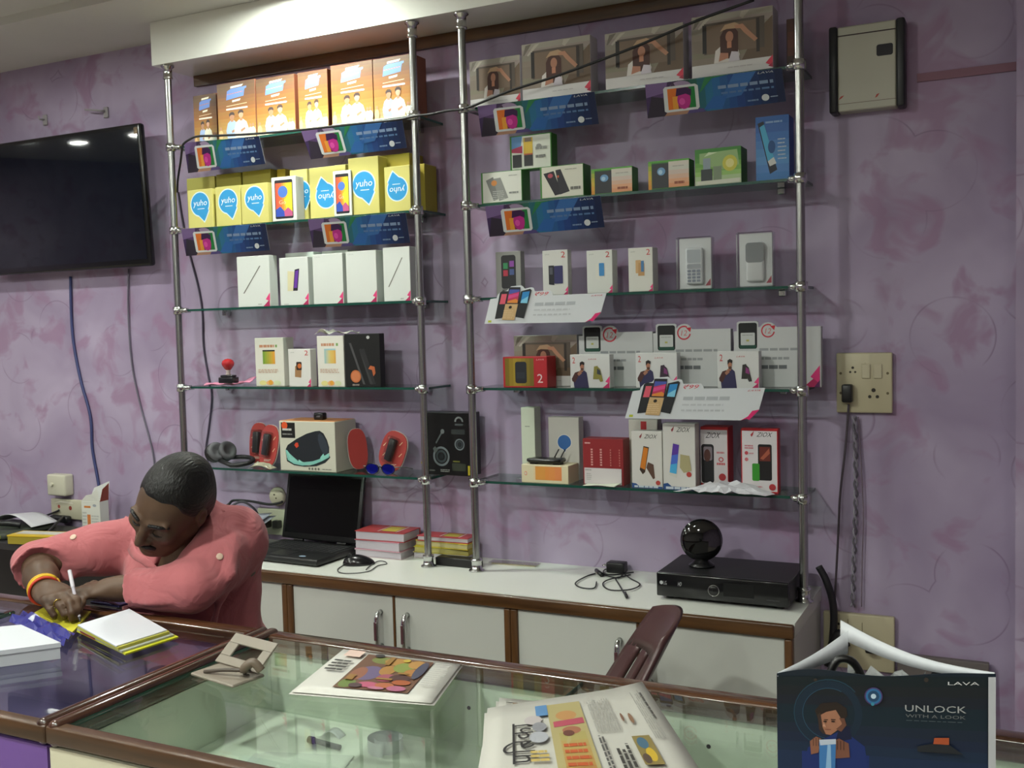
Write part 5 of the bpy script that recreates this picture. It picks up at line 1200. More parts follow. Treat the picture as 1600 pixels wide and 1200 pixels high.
# grey board by the pillar
t = thing('grey_board', 'dull grey board leaning on the wall below the pillar', 'board', (-.19, 3.075, .0005)); t.rotation_euler = (-.05, 0, 0)
m = MB(); m.box(-.125, .115, -.012, .012, 0, .585, mat('#6a6260', .6), .002); m.obj('panel', t)

# ================================================================== on the counters
GZ = CTZ+.0002
def newsquad(c, th, n, h='#cfcec6', org=None, seed=1, curl=0.):
    """folded newspaper: c = four world corners bl, br, tr, tl"""
    R = random.Random(seed); m = MB(); c = [Vector(p) for p in c]
    for k in range(n):
        j = [Vector((R.uniform(-.006, .006), R.uniform(-.006, .006), 0)) if k < n-1 else Vector((0, 0, 0)) for _ in c]
        q = [p+d for p, d in zip(c, j)]
        z = th*k/n
        def fn(u, v, q=q, z=z):
            p = q[0]*(1-u)*(1-v)+q[1]*u*(1-v)+q[2]*u*v+q[3]*(1-u)*v
            return Vector((p.x, p.y, p.z+z+.0012+curl*max(0, u-.8)*5*(v)))
        m.sheet(fn, 10, 6, .0009, paper(h))
    return m
# far newspaper with a colour picture
c = [atz(455, 1086, GZ), atz(674, 1104, GZ), atz(720, 1043, GZ), atz(537, 1019, GZ)]; org = sum(c, Vector())/4
m = newsquad(c, .007, 4, '#cbc9c2', None, 3)
A = Art(m, [p+Vector((0, 0, .0085)) for p in c])
# the page is read from its left edge: x to the right, y away
A.r(.25, .14, .80, .93, '#6a4a38')
for x, y, rx, ry, h in ((.32, .25, .06, .10, '#66783a'), (.42, .82, .10, .08, '#747c44'), (.55, .82, .12, .09, '#a87c40'), (.40, .50, .10, .17, '#66587a'), (.33, .46, .06, .16, '#8c5a44'), (.52, .60, .06, .12, '#a5783e'), (.62, .70, .08, .12, '#7e8a44'), (.70, .80, .07, .10, '#b08448'), (.72, .60, .07, .09, '#a8743c'), (.56, .42, .07, .09, '#9a5060'), (.66, .44, .08, .08, '#4a2c2a'), (.48, .24, .08, .06, '#b05470'), (.60, .25, .07, .06, '#a8603c'), (.70, .20, .07, .06, '#a8607c'), (.70, .34, .07, .06, '#a0562e'), (.40, .20, .05, .05, '#4a3438'), (.76, .66, .04, .22, '#4a4a5c'), (.60, .86, .03, .04, '#b8a040'), (.56, .17, .06, .03, '#b07088'), (.36, .9, .04, .04, '#3a3432')): A.e(x, y, rx, ry, h, 14)
for q in ((.28, .30, .34, .42), (.46, .70, .50, .90), (.5, .36, .62, .40), (.62, .52, .70, .56)): A.r(*q, '#8f6a34')
A.lines(.055, .45, .21, .72, 4, '#3c3a38', 3, .5, 2); A.r(.08, .80, .22, .95, '#d8bcb0'); A.lines(.83, .30, .97, .9, 12, '#b9b7b2', 5, .35, 3)
solo(m, 'newspaper', 'newspaper with a colourful market picture lying on the counter glass', 'newspaper', shift=Vector((org.x, org.y, GZ)))
# near newspapers, one pile of two
c0 = [atz(778, 1240, GZ), atz(1060, 1260, GZ), atz(1000, 1120, GZ), atz(780, 1098, GZ)]; org = sum(c0, Vector())/4
m = newsquad(c0, .010, 5, '#bab8b0', None, 8); A = Art(m, [p+Vector((0, 0, .0115)) for p in c0]); A.lines(.05, .86, .6, .96, 3, '#a8a69e', 3, .4, 7); A.r(.10, .88, .14, .93, '#8a7a66'); A.r(.34, .90, .38, .94, '#5a564e')
solo(m, 'newspaper', 'plain folded newspaper under the one with the large black headline', 'newspaper', shift=Vector((org.x, org.y, GZ)))
z1 = GZ+.0125
c1 = [atz(745, 1262, z1), atz(1125, 1262, z1), atz(1004, 1078, z1+.006), atz(762, 1116, z1)]; org = sum(c1, Vector())/4
m = newsquad(c1, .011, 6, '#c0beb6', None, 5, .004); A = Art(m, [p+Vector((0, 0, .0135)) for p in (c1[0], c1[1], c1[2]-Vector((0, 0, .002)), c1[3])])
# the masthead runs up the left edge: reading direction is away from the camera
def turned(x0, y0, x1, y1): return lambda x, y: (x1-(x1-x0)*y, y0+(y1-y0)*x)
B = A.sub(turned(.10, .30, .27, .73)); B.k = 3
B.t('पितका', 0, .02, 1, .98, '#2c2a2a'); B.p([(.40, .36), (.44, .42), (.54, .16), (.50, .12)], '#2c2a2a')
A.k = 6
A.r(.36, .18, .56, .90, '#aca070'); A.grad(.40, .18, .54, .58, ['#aa7848', '#b09458', '#aca068'], 5); A.e(.47, .60, .05, .04, '#a06a50'); A.e(.46, .76, .06, .05, '#b88a58'); A.p([(.38, .64), (.55, .66), (.55, .72), (.38, .70)], '#b05060'); A.e(.45, .57, .03, .03, '#6a4238'); A.lines(.41, .24, .53, .48, 4, '#b85a34', 7, .5, 3)
A.r(.29, .78, .36, .90, '#5a86b4'); A.e(.27, .74, .05, .05, '#b8b0b0'); A.e(.30, .66, .04, .05, '#8a8a90'); A.e(.29, .55, .05, .06, '#a8aab0'); A.lines(.24, .30, .33, .42, 3, '#c0a860', 9, .6, 2)
C = A.sub(turned(.58, .12, .96, .95)); C.k = 16
C.lines(.04, .88, .50, .97, 2, '#5a5856', 4, .6, 8); C.lines(.0, .60, .38, .80, 3, '#44423f', 5, .6, 6); C.lines(.52, .60, .98, .96, 9, '#a09e98', 6, .4, 4); C.lines(.40, .06, .98, .22, 5, '#a5a39d', 8, .4, 5); C.lines(.62, .03, .98, .07, 1, '#55534f', 10, .8, 8)
C.r(.14, .28, .44, .52, '#8a7a4a'); C.e(.24, .38, .07, .06, '#c8a838'); C.e(.36, .42, .06, .07, '#4a6a80'); C.e(.20, .46, .05, .05, '#5a4a40'); C.e(.64, .40, .06, .03, '#8a6a54'); C.e(.66, .52, .05, .02, '#7a5a48')
solo(m, 'newspaper', 'folded newspaper with a large black headline on top of the pile', 'newspaper', shift=Vector((org.x, org.y, GZ)))
# small broken card stand on the corner of the counters
t = thing('card_stand', 'small cream plastic card stand at the corner of the two counters', 'stand', (-1.35, 1.497, GZ+.0005), None, -.2)
CRM = mat('#857c70', .4)
m = MB(); m.box(-.075, .055, -.045, .03, 0, .006, CRM, .002); m.obj('foot', t)
m = MB(); fr = Vector((-.05, .80, .60)).normalized(); n_ = Vector((0, .60, -.80)); b0 = Vector((-.01, .02, .008))
for a0, a1, z0, z1 in ((-.075, .055, 0, .018), (-.075, .055, .048, .07), (-.075, -.045, .0182, .0478), (.03, .055, .0182, .0478)):
    c = b0+Vector(((a0+a1)/2, 0, 0))+fr*((z0+z1)/2); m.obox(c, Vector(((a1-a0)/2, 0, 0)), n_*.002, fr*((z1-z0)/2), CRM, .0008)
m.obj('frame', t)
m = MB(); m.tube(smooth([(.02, .012, .014), (.04, -.005, .024), (.055, .004, .036), (.068, .012, .02)]), .009, mat('#6a5c4e', .5), 8); m.tube(smooth([(-.05, -.03, .008), (0, -.02, .018), (.05, .0, .02)]), .004, mat('#4a4038', .5), 6); m.obj('clip', t)
# things on the shelf inside the right counter
p = atz(605, 1172, DECK); t = thing('paper_roll', 'white unrolled paper strip inside the glass counter', 'paper roll', (p.x, p.y, DECK+.0006))
m = MB(); pts = []
for k in range(40):
    a = k/39*2*math.pi*1.45; r = .022+.020*k/39; pts.append((r*math.cos(a+2.2), r*.9*math.sin(a+2.2)))
q = [Vector((x, y, 0)) for x, y in pts]
m.add([p_ for p_ in q]+[p_+Vector((0, 0, .026)) for p_ in q], [[i, i+1, 40+i+1, 40+i] for i in range(39)], paper('#d4d4dc'), True); m.obj('strip', t)
p = atz(510, 1163, DECK); a, b_ = atz(490, 1157, DECK+.0078), atz(531, 1168, DECK+.0078)
m = MB(); m.cyl(a, b_, .0055, mat('#16181a', .3), 12); d_ = (a-b_).normalized(); m.cyl(a, a+d_*.012, .0072, mat('#101214', .3), 12)
solo(m, 'marker_pen', 'short black marker inside the glass counter', 'pen', shift=Vector((p.x, p.y, DECK)))
p = atz(521, 1150, DECK); m = MB(); m.sheet(lambda u, v: (-.022+.044*u, -.012+.024*v, .001+.012*math.sin(math.pi*u)), 8, 3, .0006, paper('#d4d4dc')); solo(m, 'paper_scrap', 'small curled white scrap beside the black marker inside the counter', 'paper', (p.x, p.y, DECK+.0006))
p = atz(470, 1192, DECK); m = MB(); m.box(-.10, .085, -.07, .05, 0, .0015, paper('#d6d8d2')); m.box(-.08, .10, -.06, .055, .0016, .0028, paper('#d0d4cc')); solo(m, 'paper_sheets', 'flat white sheets lying on the shelf inside the glass counter', 'paper', (p.x, p.y-.02, DECK+.0004), None, .3)
# pad the man writes on
zt_ = GZ+.0215
tp = [atz(u, v, zt_) for u, v in ((121, 976), (181.5, 1009), (261, 984), (202, 951))]
bt = [atz(u, v, GZ+.001) for u, v in ((120, 990), (196, 1027), (279, 1000), (205, 966))]
org = sum(bt, Vector())/4
t = thing('receipt_pad', 'thick pad with a blank white top page and yellow under pages', 'pad', (org.x, org.y, GZ)); sh = Vector(t.location)
def slab(name, k, z0, z1, h):
    m = MB(); q = [b_.lerp(a_, k) for a_, b_ in zip(tp, bt)]
    m.prism([Vector((p.x, p.y, GZ+z0)) for p in q], (0, 0, z1-z0), paper(h)); m.obj(name, t, sh)
slab('yellow_page', 0, .0052, .0085, '#c8c82c'); slab('grey_pages', .38, .0087, .0125, '#a8aaa4'); slab('middle_pages', .78, .0127, .0185, '#b8b44a'); slab('top_page', 1, .0187, .0212, '#d2d4dc')
m = MB(); a_, b_ = bt[0].lerp(tp[0], .5), bt[1].lerp(tp[1], .5); d_ = Vector((-.8, -.6, 0))*.002
m.prism([Vector((p.x, p.y, GZ+z))+d_ for p, z in ((a_.lerp(b_, .1), .0088), (a_.lerp(b_, .45), .0088), (a_.lerp(b_, .45), .0125), (a_.lerp(b_, .1), .0125))], d_*.3, paper('#7a2420')); m.obj('spine_tape', t, sh)
# yellow sheets under the hand
q = [atz(u, v, GZ) for u, v in ((45, 965), (106, 999), (160, 952), (118, 935))]
q = [Vector((p.x, min(p.y, 1.719), p.z)) for p in q]
m = MB(); ce = sum(q, Vector())/4; m.prism([p+Vector((0, 0, .0004)) for p in q], (0, 0, .004), paper('#c4bc38')); A = Art(m, [p+Vector((0, 0, .0046)) for p in q]); A.lines(.1, .1, .5, .5, 5, '#a89c30', 3, .4, 3)
solo(m, 'yellow_sheets', 'yellow sheets under the writing hand', 'paper', shift=ce)
q = [atz(u, v, GZ) for u, v in ((133, 960), (150, 965), (180, 950), (143, 940))]
m = MB(); ce = sum(q, Vector())/4; m.box(ce.x-.045, ce.x+.05, ce.y+.02, ce.y+.05, GZ+.0056, GZ+.012, paper('#47467e'), .001); A = Art(m, [(ce.x-.045, ce.y+.02, GZ+.0122), (ce.x+.05, ce.y+.02, GZ+.0122), (ce.x+.05, ce.y+.05, GZ+.0122), (ce.x-.045, ce.y+.05, GZ+.0122)]); A.lines(.05, .1, .95, .9, 3, '#8a8ab8', 4, .5, 4)
solo(m, 'blue_leaflet', 'blue printed leaflet behind the receipt pad', 'leaflet', shift=Vector((ce.x, ce.y+.035, GZ)))
# blue plastic and white box at the left edge
q = [atz(u, v, GZ) for u, v in ((14, 975), (100, 1014), (118, 994), (42, 964))]; ce = sum(q, Vector())/4; R = random.Random(2)
m = MB(); HX = [[R.random() for _ in range(10)] for _ in range(20)]
def bl_(u, v):
    p = q[0]*(1-u)*(1-v)+q[1]*u*(1-v)+q[2]*u*v+q[3]*(1-u)*v
    return Vector((p.x, p.y, GZ+.0064+.026*HX[int(u*12.01)][int(v*5.01)]*math.sin(math.pi*min(1, max(0, v)))))
m.sheet(bl_, 12, 5, .0008, mat('#34347e', .2, 0, .6), False)
solo(m, 'blue_plastic', 'crumpled shiny blue plastic wrapper beside the writing hand', 'wrapper', shift=Vector((ce.x, ce.y, GZ)))
q = [atz(u, v, GZ+.034) for u, v in ((95, 1004), (33, 976), (-120, 990), (-70, 1026))]; ce = sum(q, Vector())/4
t = thing('white_box', 'flat white box at the left edge of the near counter', 'box', (ce.x, ce.y, GZ+.0002)); sh = Vector(t.location)
m = MB(); m.prism([ce+(Vector((p.x, p.y, GZ+.0002))-Vector((ce.x, ce.y, GZ)))*.985-Vector((0, 0, ce.z-GZ)) for p in q], (0, 0, .024), paper('#bfc2c8')); m.obj('box', t, sh)
m = MB(); m.prism([Vector((p.x, p.y, GZ+.0245)) for p in q], (0, 0, .0095), paper('#c9ccd2')); m.obj('lid', t, sh)
# glass edge piece at far left
m = MB(); q = [atz(-10, 962, GZ), atz(38, 940, GZ), atz(44, 975, GZ)]
m.box(-.09, .06, -.035, .035, 0, .01, glassmat('green_glass_slab', '#a8c8b4', 2.), .004, 2)
solo(m, 'glass_block', 'thick rounded piece of greenish glass left of the writing hand', 'glass', (-2.20, 1.60, GZ+.0004), None, .1)
# teal packet inside the left counter
m = MB(); m.box(-.14, .10, -.05, .06, 0, .10, mat('#2e5a66', .4), .03, 4); m.box(.02, .06, -.0, .03, .1002, .14, mat('#b8c4b8', .4), .004)
solo(m, 'teal_packet', 'dark teal packet inside the purple fronted counter', 'packet', (-1.80, 1.34, .6006))

# ================================================================== shopping bag
BY = 1.235
bw = .236; bh = .253; bd = .10
tl, tr = at(1215, 1050, BY), at(1556, 1056, BY)
t = thing('shopping_bag', 'dark blue paper shopping bag with a man looking into a phone', 'bag', ((tl.x+tr.x)/2, BY, GZ+.0004), None, .05); 
w = tr.x-tl.x; zL, zR = tl.z-GZ-.0004, tr.z-GZ-.0004
NAV = paper('#16222e'); WHT = paper('#c8cbd0')
def topz(x): u = x/w+.5; return zL+(zR-zL)*u+.004*math.sin(u*8.5)*(1-u)*1.6
m = MB(); N = 20; th = .0012
xs = [-w/2+w*i/N for i in range(N+1)]
m.prism([(-w/2, 0, 0), (w/2, 0, 0)]+[(x, 0, topz(x)) for x in xs[::-1]], (0, th, 0), NAV)
H0 = zL
A = Art(m, [(-w/2, -.0002, 0), (w/2, -.0002, 0), (w/2, -.0002, zR), (-w/2, -.0002, zL)], None, .00006)
A.r(0, 0, .968, .62, '#1a2c4a'); A.r(.12, 0, .44, .62, '#1c2f6a')
A0 = A; A = A0.sub(lambda x, y: (x, 1-(1-y)*.40)); A.h = A0.h*.40; A.k = 3
A.grad(.0, .0, .965, .97, ['#1a2c4a', '#18283e', '#162431', '#18222b', '#171c22'], 8)
A.ring(.25, .50, .160, .22, '#17293a', 0, 360); A.ring(.25, .50, .168, .03, '#1f3f52', 40, 300); A.ring(.25, .50, .125, .02, '#2b5068', 60, 280)
A1 = A; A = A1.sub(lambda x, y: (x, .69-(.69-y)*1.42)); A.k = A1.k+1
# jacket, neck, head, hands and phone of the printed man
A.p([(.12, 0), (.15, .24), (.24, .34), (.30, .40), (.36, .36), (.42, .28), (.44, .0)], '#1c2f6a'); A.p([(.28, .3), (.30, .43), (.35, .45), (.36, .34)], '#161c3a')
A.p([(.20, .50), (.185, .58), (.215, .645), (.29, .66), (.335, .61), (.34, .545), (.318, .49), (.30, .55), (.24, .56)], '#2a211d'); A.p([(.21, .42), (.212, .54), (.24, .57), (.285, .59), (.305, .53), (.315, .46), (.29, .41), (.26, .365), (.235, .37)], '#a07058'); A.p([(.205, .41), (.198, .54), (.212, .565), (.222, .43), (.237, .37), (.222, .375)], '#3c2c26')
A.p([(.285, .42), (.315, .47), (.30, .52), (.325, .52), (.335, .46), (.31, .40)], '#6a4638'); A.r(.228, .497, .248, .503, '#1d1613'); A.r(.262, .50, .284, .507, '#1d1613'); A.p([(.225, .47), (.232, .495), (.222, .44), (.24, .435)], '#c8967c'); A.r(.232, .412, .262, .418, '#7a4a40'); A.e(.234, .485, .009, .007, '#241a18'); A.e(.272, .488, .009, .007, '#241a18')
A.p([(.165, .18), (.16, .30), (.19, .345), (.215, .33), (.20, .20)], '#8a5c48'); A.p([(.28, .16), (.27, .31), (.30, .34), (.345, .30), (.35, .18)], '#7a5040')
for x in (.175, .188, .20): A.r(x, .26, x+.004, .335, '#5a3a30')
for x in (.29, .305, .32): A.r(x, .24, x+.004, .32, '#4a3028')
A.p([(.205, .05), (.205, .30), (.285, .325), (.28, .05)], '#3f78b4'); A.p([(.21, .27), (.205, .32), (.285, .335), (.285, .29)], '#b8c4d4'); A.p([(.235, .05), (.245, .28), (.26, .28), (.262, .05)], '#8ab4d8')
A1.k = A.k; A = A1
A.circ(.462, .735, .042, '#4a3a6a'); A.circ(.462, .735, .036, '#2f6a9c'); A.circ(.462, .735, .026, '#24486a'); A.circ(.462, .735, .012, '#b8d0e0'); A.circ(.458, .64, .008, '#3a8aa0')
A.t('LAVA', .795, .882, .93, .918, '#d0d2d4', .0)
A.t('UNLOCK', .605, .565, .875, .642, '#a2a5a6', .0); A.t('WITH A LOOK', .607, .497, .872, .535, '#6f7374'); A.lines(.61, .455, .87, .467, 1, '#4a565e', 3, .7, 9)
A.p([(.735, .27), (.80, .28), (.80, .20), (.73, .19)], '#a8502e'); A.p([(.66, .16), (.72, .20), (.80, .20), (.86, .10), (.66, .1)], '#22262c')
A0.k = 90; A0.r(.968, .0, .9995, .994, '#b9bcc2'); A.circ(.19, .93, .008, '#3a322e'); A.circ(.70, .94, .010, '#3a322e')
m.obj('front_panel', t)
pk = at(1332, 985, BY+bd)-Vector(t.location); pk = Vector((pk.x, bd, pk.z))
pk0 = at(1322, 969, BY+bd+.03)-Vector(t.location)
m = MB(); m.prism([(w/2-th, th+.0002, 0), (w/2-th, bd, 0), (w/2-th, bd, zR-.07), (w/2-th, th+.0002, zR-.002)], (th, 0, 0), WHT); m.prism([(-w/2, th+.0002, 0), (-w/2, bd, 0), (-w/2, bd, zL-.07), (-w/2, th+.0002, zL-.002)], (th, 0, 0), NAV); m.obj('side_panel', t)
m = MB(); m.prism([(-w/2+th, bd, 0), (w/2-th, bd, 0), (w/2-th, bd, zR-.07), (-w/2+th, bd, zL-.07)], (0, th, 0), NAV); m.obj('back_panel', t)
# folded white hems rising to a peak in the middle of the back
def hem(p0, p1, drop0, drop1, bulge, n=14):
    mm = MB(); vs = []
    for i in range(n+1):
        u = i/n; p = p0.lerp(p1, u)+Vector((0, 0, bulge*math.sin(math.pi*u)*(1 if bulge > 0 else 1)))
        dr = drop0+(drop1-drop0)*u; vs += [p, p+Vector((0, -.006, -dr)), p+Vector((0, .002, 0)), p+Vector((0, -.004, -dr))]
    fs = []
    for i in range(n):
        b = 4*i; fs += [[b, b+4, b+5, b+1], [b+2, b+3, b+7, b+6], [b, b+2, b+6, b+4], [b+1, b+5, b+7, b+3]]
    mm.add(vs, fs, WHT, True); return mm
m = hem(Vector((-w/2+.001, .004, zL)), pk, .003, .028, -.004); m.obj('hem_flap', t)
m = hem(pk0, Vector((w/2-.001, .004, zR)), .022, .005, -.012); m.obj('hem_flap', t)
m = MB(); m.sheet(lambda u, v: (-.045+.09*u, .03+.05*v, zL-.035+.022*abs(math.sin(9*u+5*v))*(.4+v)), 10, 6, .0008, paper('#8a8c8c'), False); m.obj('tissue', t)
for s, x in ((-1, -.055), (1, .06)):
    m = MB(); m.tube(smooth([(x-.012, .05, zL-.02), (x, .055, zL+.006), (x+.018, .06, zL+.004), (x+.03, .065, zL-.02)]), .005, BLACK, 8); m.obj('rope_handle', t)

# ================================================================== the seated man
class SDF:
    """smooth union of tapered capsules and ellipsoids on a grid"""
    def __init__(s, lo, hi, h):
        s.lo = np.array(lo, float); s.h = h; s.n = np.ceil((np.array(hi)-s.lo)/h).astype(int)+1
        s.f = np.full(s.n, .5, np.float32)
    def _w(s, lo, hi):
        a = np.maximum(np.floor((np.array(lo)-s.lo)/s.h).astype(int), 0); b = np.minimum(np.ceil((np.array(hi)-s.lo)/s.h).astype(int)+1, s.n)
        b = np.maximum(b, a)
        sl = tuple(slice(a[i], b[i]) for i in range(3))
        ax = [s.lo[i]+s.h*np.arange(a[i], b[i]) for i in range(3)]
        return sl, np.meshgrid(*ax, indexing='ij')
    def _mix(s, sl, d, k, op):
        f = s.f[sl]
        if f.size == 0: return
        if op == 'sub':
            d = -d; h = np.clip(k-np.abs(f-d), 0, None)/max(k, 1e-6); s.f[sl] = np.maximum(f, d)+h*h*k/4
        else:
            h = np.clip(k-np.abs(f-d), 0, None)/max(k, 1e-6); s.f[sl] = np.minimum(f, d)-h*h*k/4
    def cap(s, a, b, ra, rb, k=.02, op='add', flat=None):
        a = np.array(a, float); b = np.array(b, float); m = max(ra, rb)+k+.03
        sl, (X, Y, Z) = s._w(np.minimum(a, b)-m, np.maximum(a, b)+m)
        ab = b-a; L = ab@ab+1e-12
        t = np.clip(((X-a[0])*ab[0]+(Y-a[1])*ab[1]+(Z-a[2])*ab[2])/L, 0, 1)
        d = np.sqrt((X-a[0]-t*ab[0])**2+(Y-a[1]-t*ab[1])**2+(Z-a[2]-t*ab[2])**2)-(ra+(rb-ra)*t)
        s._mix(sl, d.astype(np.float32), k, op); return s
    def chain(s, pts, rs, k=.02, op='add'):
        for i in range(len(pts)-1): s.cap(pts[i], pts[i+1], rs[i], rs[i+1], k, op)
        return s
    def ell(s, c, r, R=None, k=.02, op='add'):
        c = np.array(c, float); r = np.array(r, float); m = max(r)+k+.03
        sl, (X, Y, Z) = s._w(c-m, c+m)
        q = [X-c[0], Y-c[1], Z-c[2]]
        if R is not None: q = [R[0][i]*q[0]+R[1][i]*q[1]+R[2][i]*q[2] for i in range(3)]   # R columns are the local axes
        k0 = np.sqrt(sum((q[i]/r[i])**2 for i in range(3))); k1 = np.sqrt(sum((q[i]/r[i]**2)**2 for i in range(3)))+1e-9
        s._mix(sl, (k0*(k0-1)/k1).astype(np.float32), k, op); return s
    def half(s, p, n, k=.004):
        """keep only the side of the plane that n points away from"""
        sl, (X, Y, Z) = s._w(s.lo, s.lo+s.n*s.h)
        n = np.array(n, float); n /= np.linalg.norm(n)
        d = ((X-p[0])*n[0]+(Y-p[1])*n[1]+(Z-p[2])*n[2]).astype(np.float32)
        s._mix(sl, -d, k, 'sub'); return s
    def mesh(s):
        f = s.f; S = f < 0
        nx, ny, nz = f.shape
        off = [(i, j, k) for i in (0, 1) for j in (0, 1) for k in (0, 1)]
        cnt = np.zeros((nx-1, ny-1, nz-1), np.int8)
        for i, j, k in off: cnt += S[i:nx-1+i, j:ny-1+j, k:nz-1+k]
        I = np.argwhere((cnt > 0) & (cnt < 8)); idx = np.full(cnt.shape, -1, np.int32); idx[tuple(I.T)] = np.arange(len(I))
        pos = np.zeros((len(I), 3)); w = np.zeros(len(I))
        val = {o: f[I[:, 0]+o[0], I[:, 1]+o[1], I[:, 2]+o[2]] for o in off}
        for o in off:
            for ax in range(3):
                if o[ax]: continue
                p = list(o); p[ax] = 1; p = tuple(p); a, b = val[o], val[p]; m = (a < 0) != (b < 0)
                t = np.where(m, a/np.where(m, a-b, 1), 0)
                q = np.tile(np.array(o, float), (len(I), 1)); q[:, ax] += t
                pos[m] += q[m]; w[m] += 1
        V = s.lo+s.h*(I+pos/w[:, None]); Fs = []
        for ax in range(3):
            u, v = [(1, 2), (2, 0), (0, 1)][ax]
            sl0 = [slice(0, None)]*3; sl1 = [slice(0, None)]*3; sl0[ax] = slice(0, -1); sl1[ax] = slice(1, None)
            A, B = S[tuple(sl0)], S[tuple(sl1)]; E = np.argwhere(A != B)
            E = E[(E[:, u] > 0) & (E[:, v] > 0) & (E[:, u] < f.shape[u]-1) & (E[:, v] < f.shape[v]-1)]
            ins = A[tuple(E.T)]
            def g(du, dv):
                q = E.copy(); q[:, u] -= du; q[:, v] -= dv; return idx[tuple(q.T)]
            quad = np.stack([g(1, 1), g(0, 1), g(0, 0), g(1, 0)], 1)
            quad[~ins] = quad[~ins][:, ::-1]; Fs.append(quad)
        return V, np.concatenate(Fs)
    def obj(s, name, m, parent, shift, label=None, iters=2):
        V, Q = s.mesh()
        me = bpy.data.meshes.new(name); me.from_pydata((V-np.array(shift)).tolist(), [], Q.tolist()); me.materials.append(m)
        me.polygons.foreach_set('use_smooth', [True]*len(Q)); me.update()
        if iters:
            bm = bmesh.new(); bm.from_mesh(me)
            for _ in range(iters): bmesh.ops.smooth_vert(bm, verts=bm.verts[:], factor=.5, use_axis_x=True, use_axis_y=True, use_axis_z=True)
            bm.to_mesh(me); bm.free()
        o = bpy.data.objects.new(name, me); COL.objects.link(o); o.parent = parent
        if label: o['label'] = label
        return o
def skinmat():
    m = bpy.data.materials.new('skin'); m.use_nodes = True; nt = m.node_tree; b = nt.nodes['Principled BSDF']
    tc = nt.nodes.new('ShaderNodeTexCoord'); n = nt.nodes.new('ShaderNodeTexNoise'); n.inputs['Scale'].default_value = 14; n.inputs['Detail'].default_value = 4
    r = nt.nodes.new('ShaderNodeValToRGB'); r.color_ramp.elements[0].color = (*lin('#4a3628'), 1); r.color_ramp.elements[1].color = (*lin('#5c4636'), 1); r.color_ramp.elements[0].position = .35; r.color_ramp.elements[1].position = .65
    nt.links.new(tc.outputs['Object'], n.inputs['Vector']); nt.links.new(n.outputs['Fac'], r.inputs['Fac']); nt.links.new(r.outputs['Color'], b.inputs['Base Color'])
    b.inputs['Roughness'].default_value = .5; b.inputs['Specular IOR Level'].default_value = .35
    return m
SKIN = skinmat()
HAIRM = mat('#0e0c0b', .5, 0, .4, 0, .45, 90)
_nt = HAIRM.node_tree; _n = _nt.nodes.new('ShaderNodeTexNoise'); _mp = _nt.nodes.new('ShaderNodeMapping'); _tc = _nt.nodes.new('ShaderNodeTexCoord'); _bp = _nt.nodes.new('ShaderNodeBump')
_mp.inputs['Scale'].default_value = (260, 60, 110); _mp.inputs['Rotation'].default_value = (.5, .2, .4); _n.inputs['Scale'].default_value = 1.; _n.inputs['Detail'].default_value = 3; _bp.inputs['Strength'].default_value = .8; _bp.inputs['Distance'].default_value = .004
_nt.links.new(_tc.outputs['Object'], _mp.inputs['Vector']); _nt.links.new(_mp.outputs[0], _n.inputs['Vector']); _nt.links.new(_n.outputs['Fac'], _bp.inputs['Height']); _nt.links.new(_bp.outputs[0], _nt.nodes['Principled BSDF'].inputs['Normal'])
# joints (metres)
LSh, RSh = (-1.772, 1.985, 1.04), (-2.03, 2.0, 1.02)
NeckB, Hd = (-1.875, 1.955, 1.075), (-1.803, 1.815, 1.158)
REl, RWr = (-2.262, 1.80, .980), (-2.075, 1.668, .960)
LEl, LWr = (-1.735, 1.795, .966), (-1.915, 1.748, .958)
Hip = (-1.93, 2.14, .605)
# head frame: forward f, up u, left side l
f = np.array([-.06, -.88, -.46]); f /= np.linalg.norm(f)
l = np.cross([0.52, 0, 1.], f); l /= np.linalg.norm(l)     # towards his left (image right)
u = np.cross(f, l)
HR = np.array([l, -f, u]).T         # columns: local x (left), local y (back), local z (up)
def H(x, y, z):
    if z < 0: z *= .91
    return tuple(np.array(Hd)+HR @ np.array([x, y, z]))     # y negative is the face side
man = thing('person', 'man in a pink shirt leaning on the counter and writing on a pad', 'person', (Hip[0], Hip[1], 0))
msh = np.array([Hip[0], Hip[1], 0])
s = SDF((-2.45, 1.50, .42), (-1.50, 2.36, 1.36), .0034)
# trunk
s.chain([Hip, (-1.94, 2.04, .74), (-1.93, 1.99, .89), (-1.905, 1.985, 1.02)], [.125, .118, .125, .10], .05)
s.cap((-1.95, 2.0, .98), (-1.82, 1.99, .99), .10, .10, .06); s.cap(RSh, LSh, .055, .055, .05)
s.chain([NeckB, (-1.852, 1.925, 1.10), H(0, .03, -.07)], [.062, .056, .055], .03)
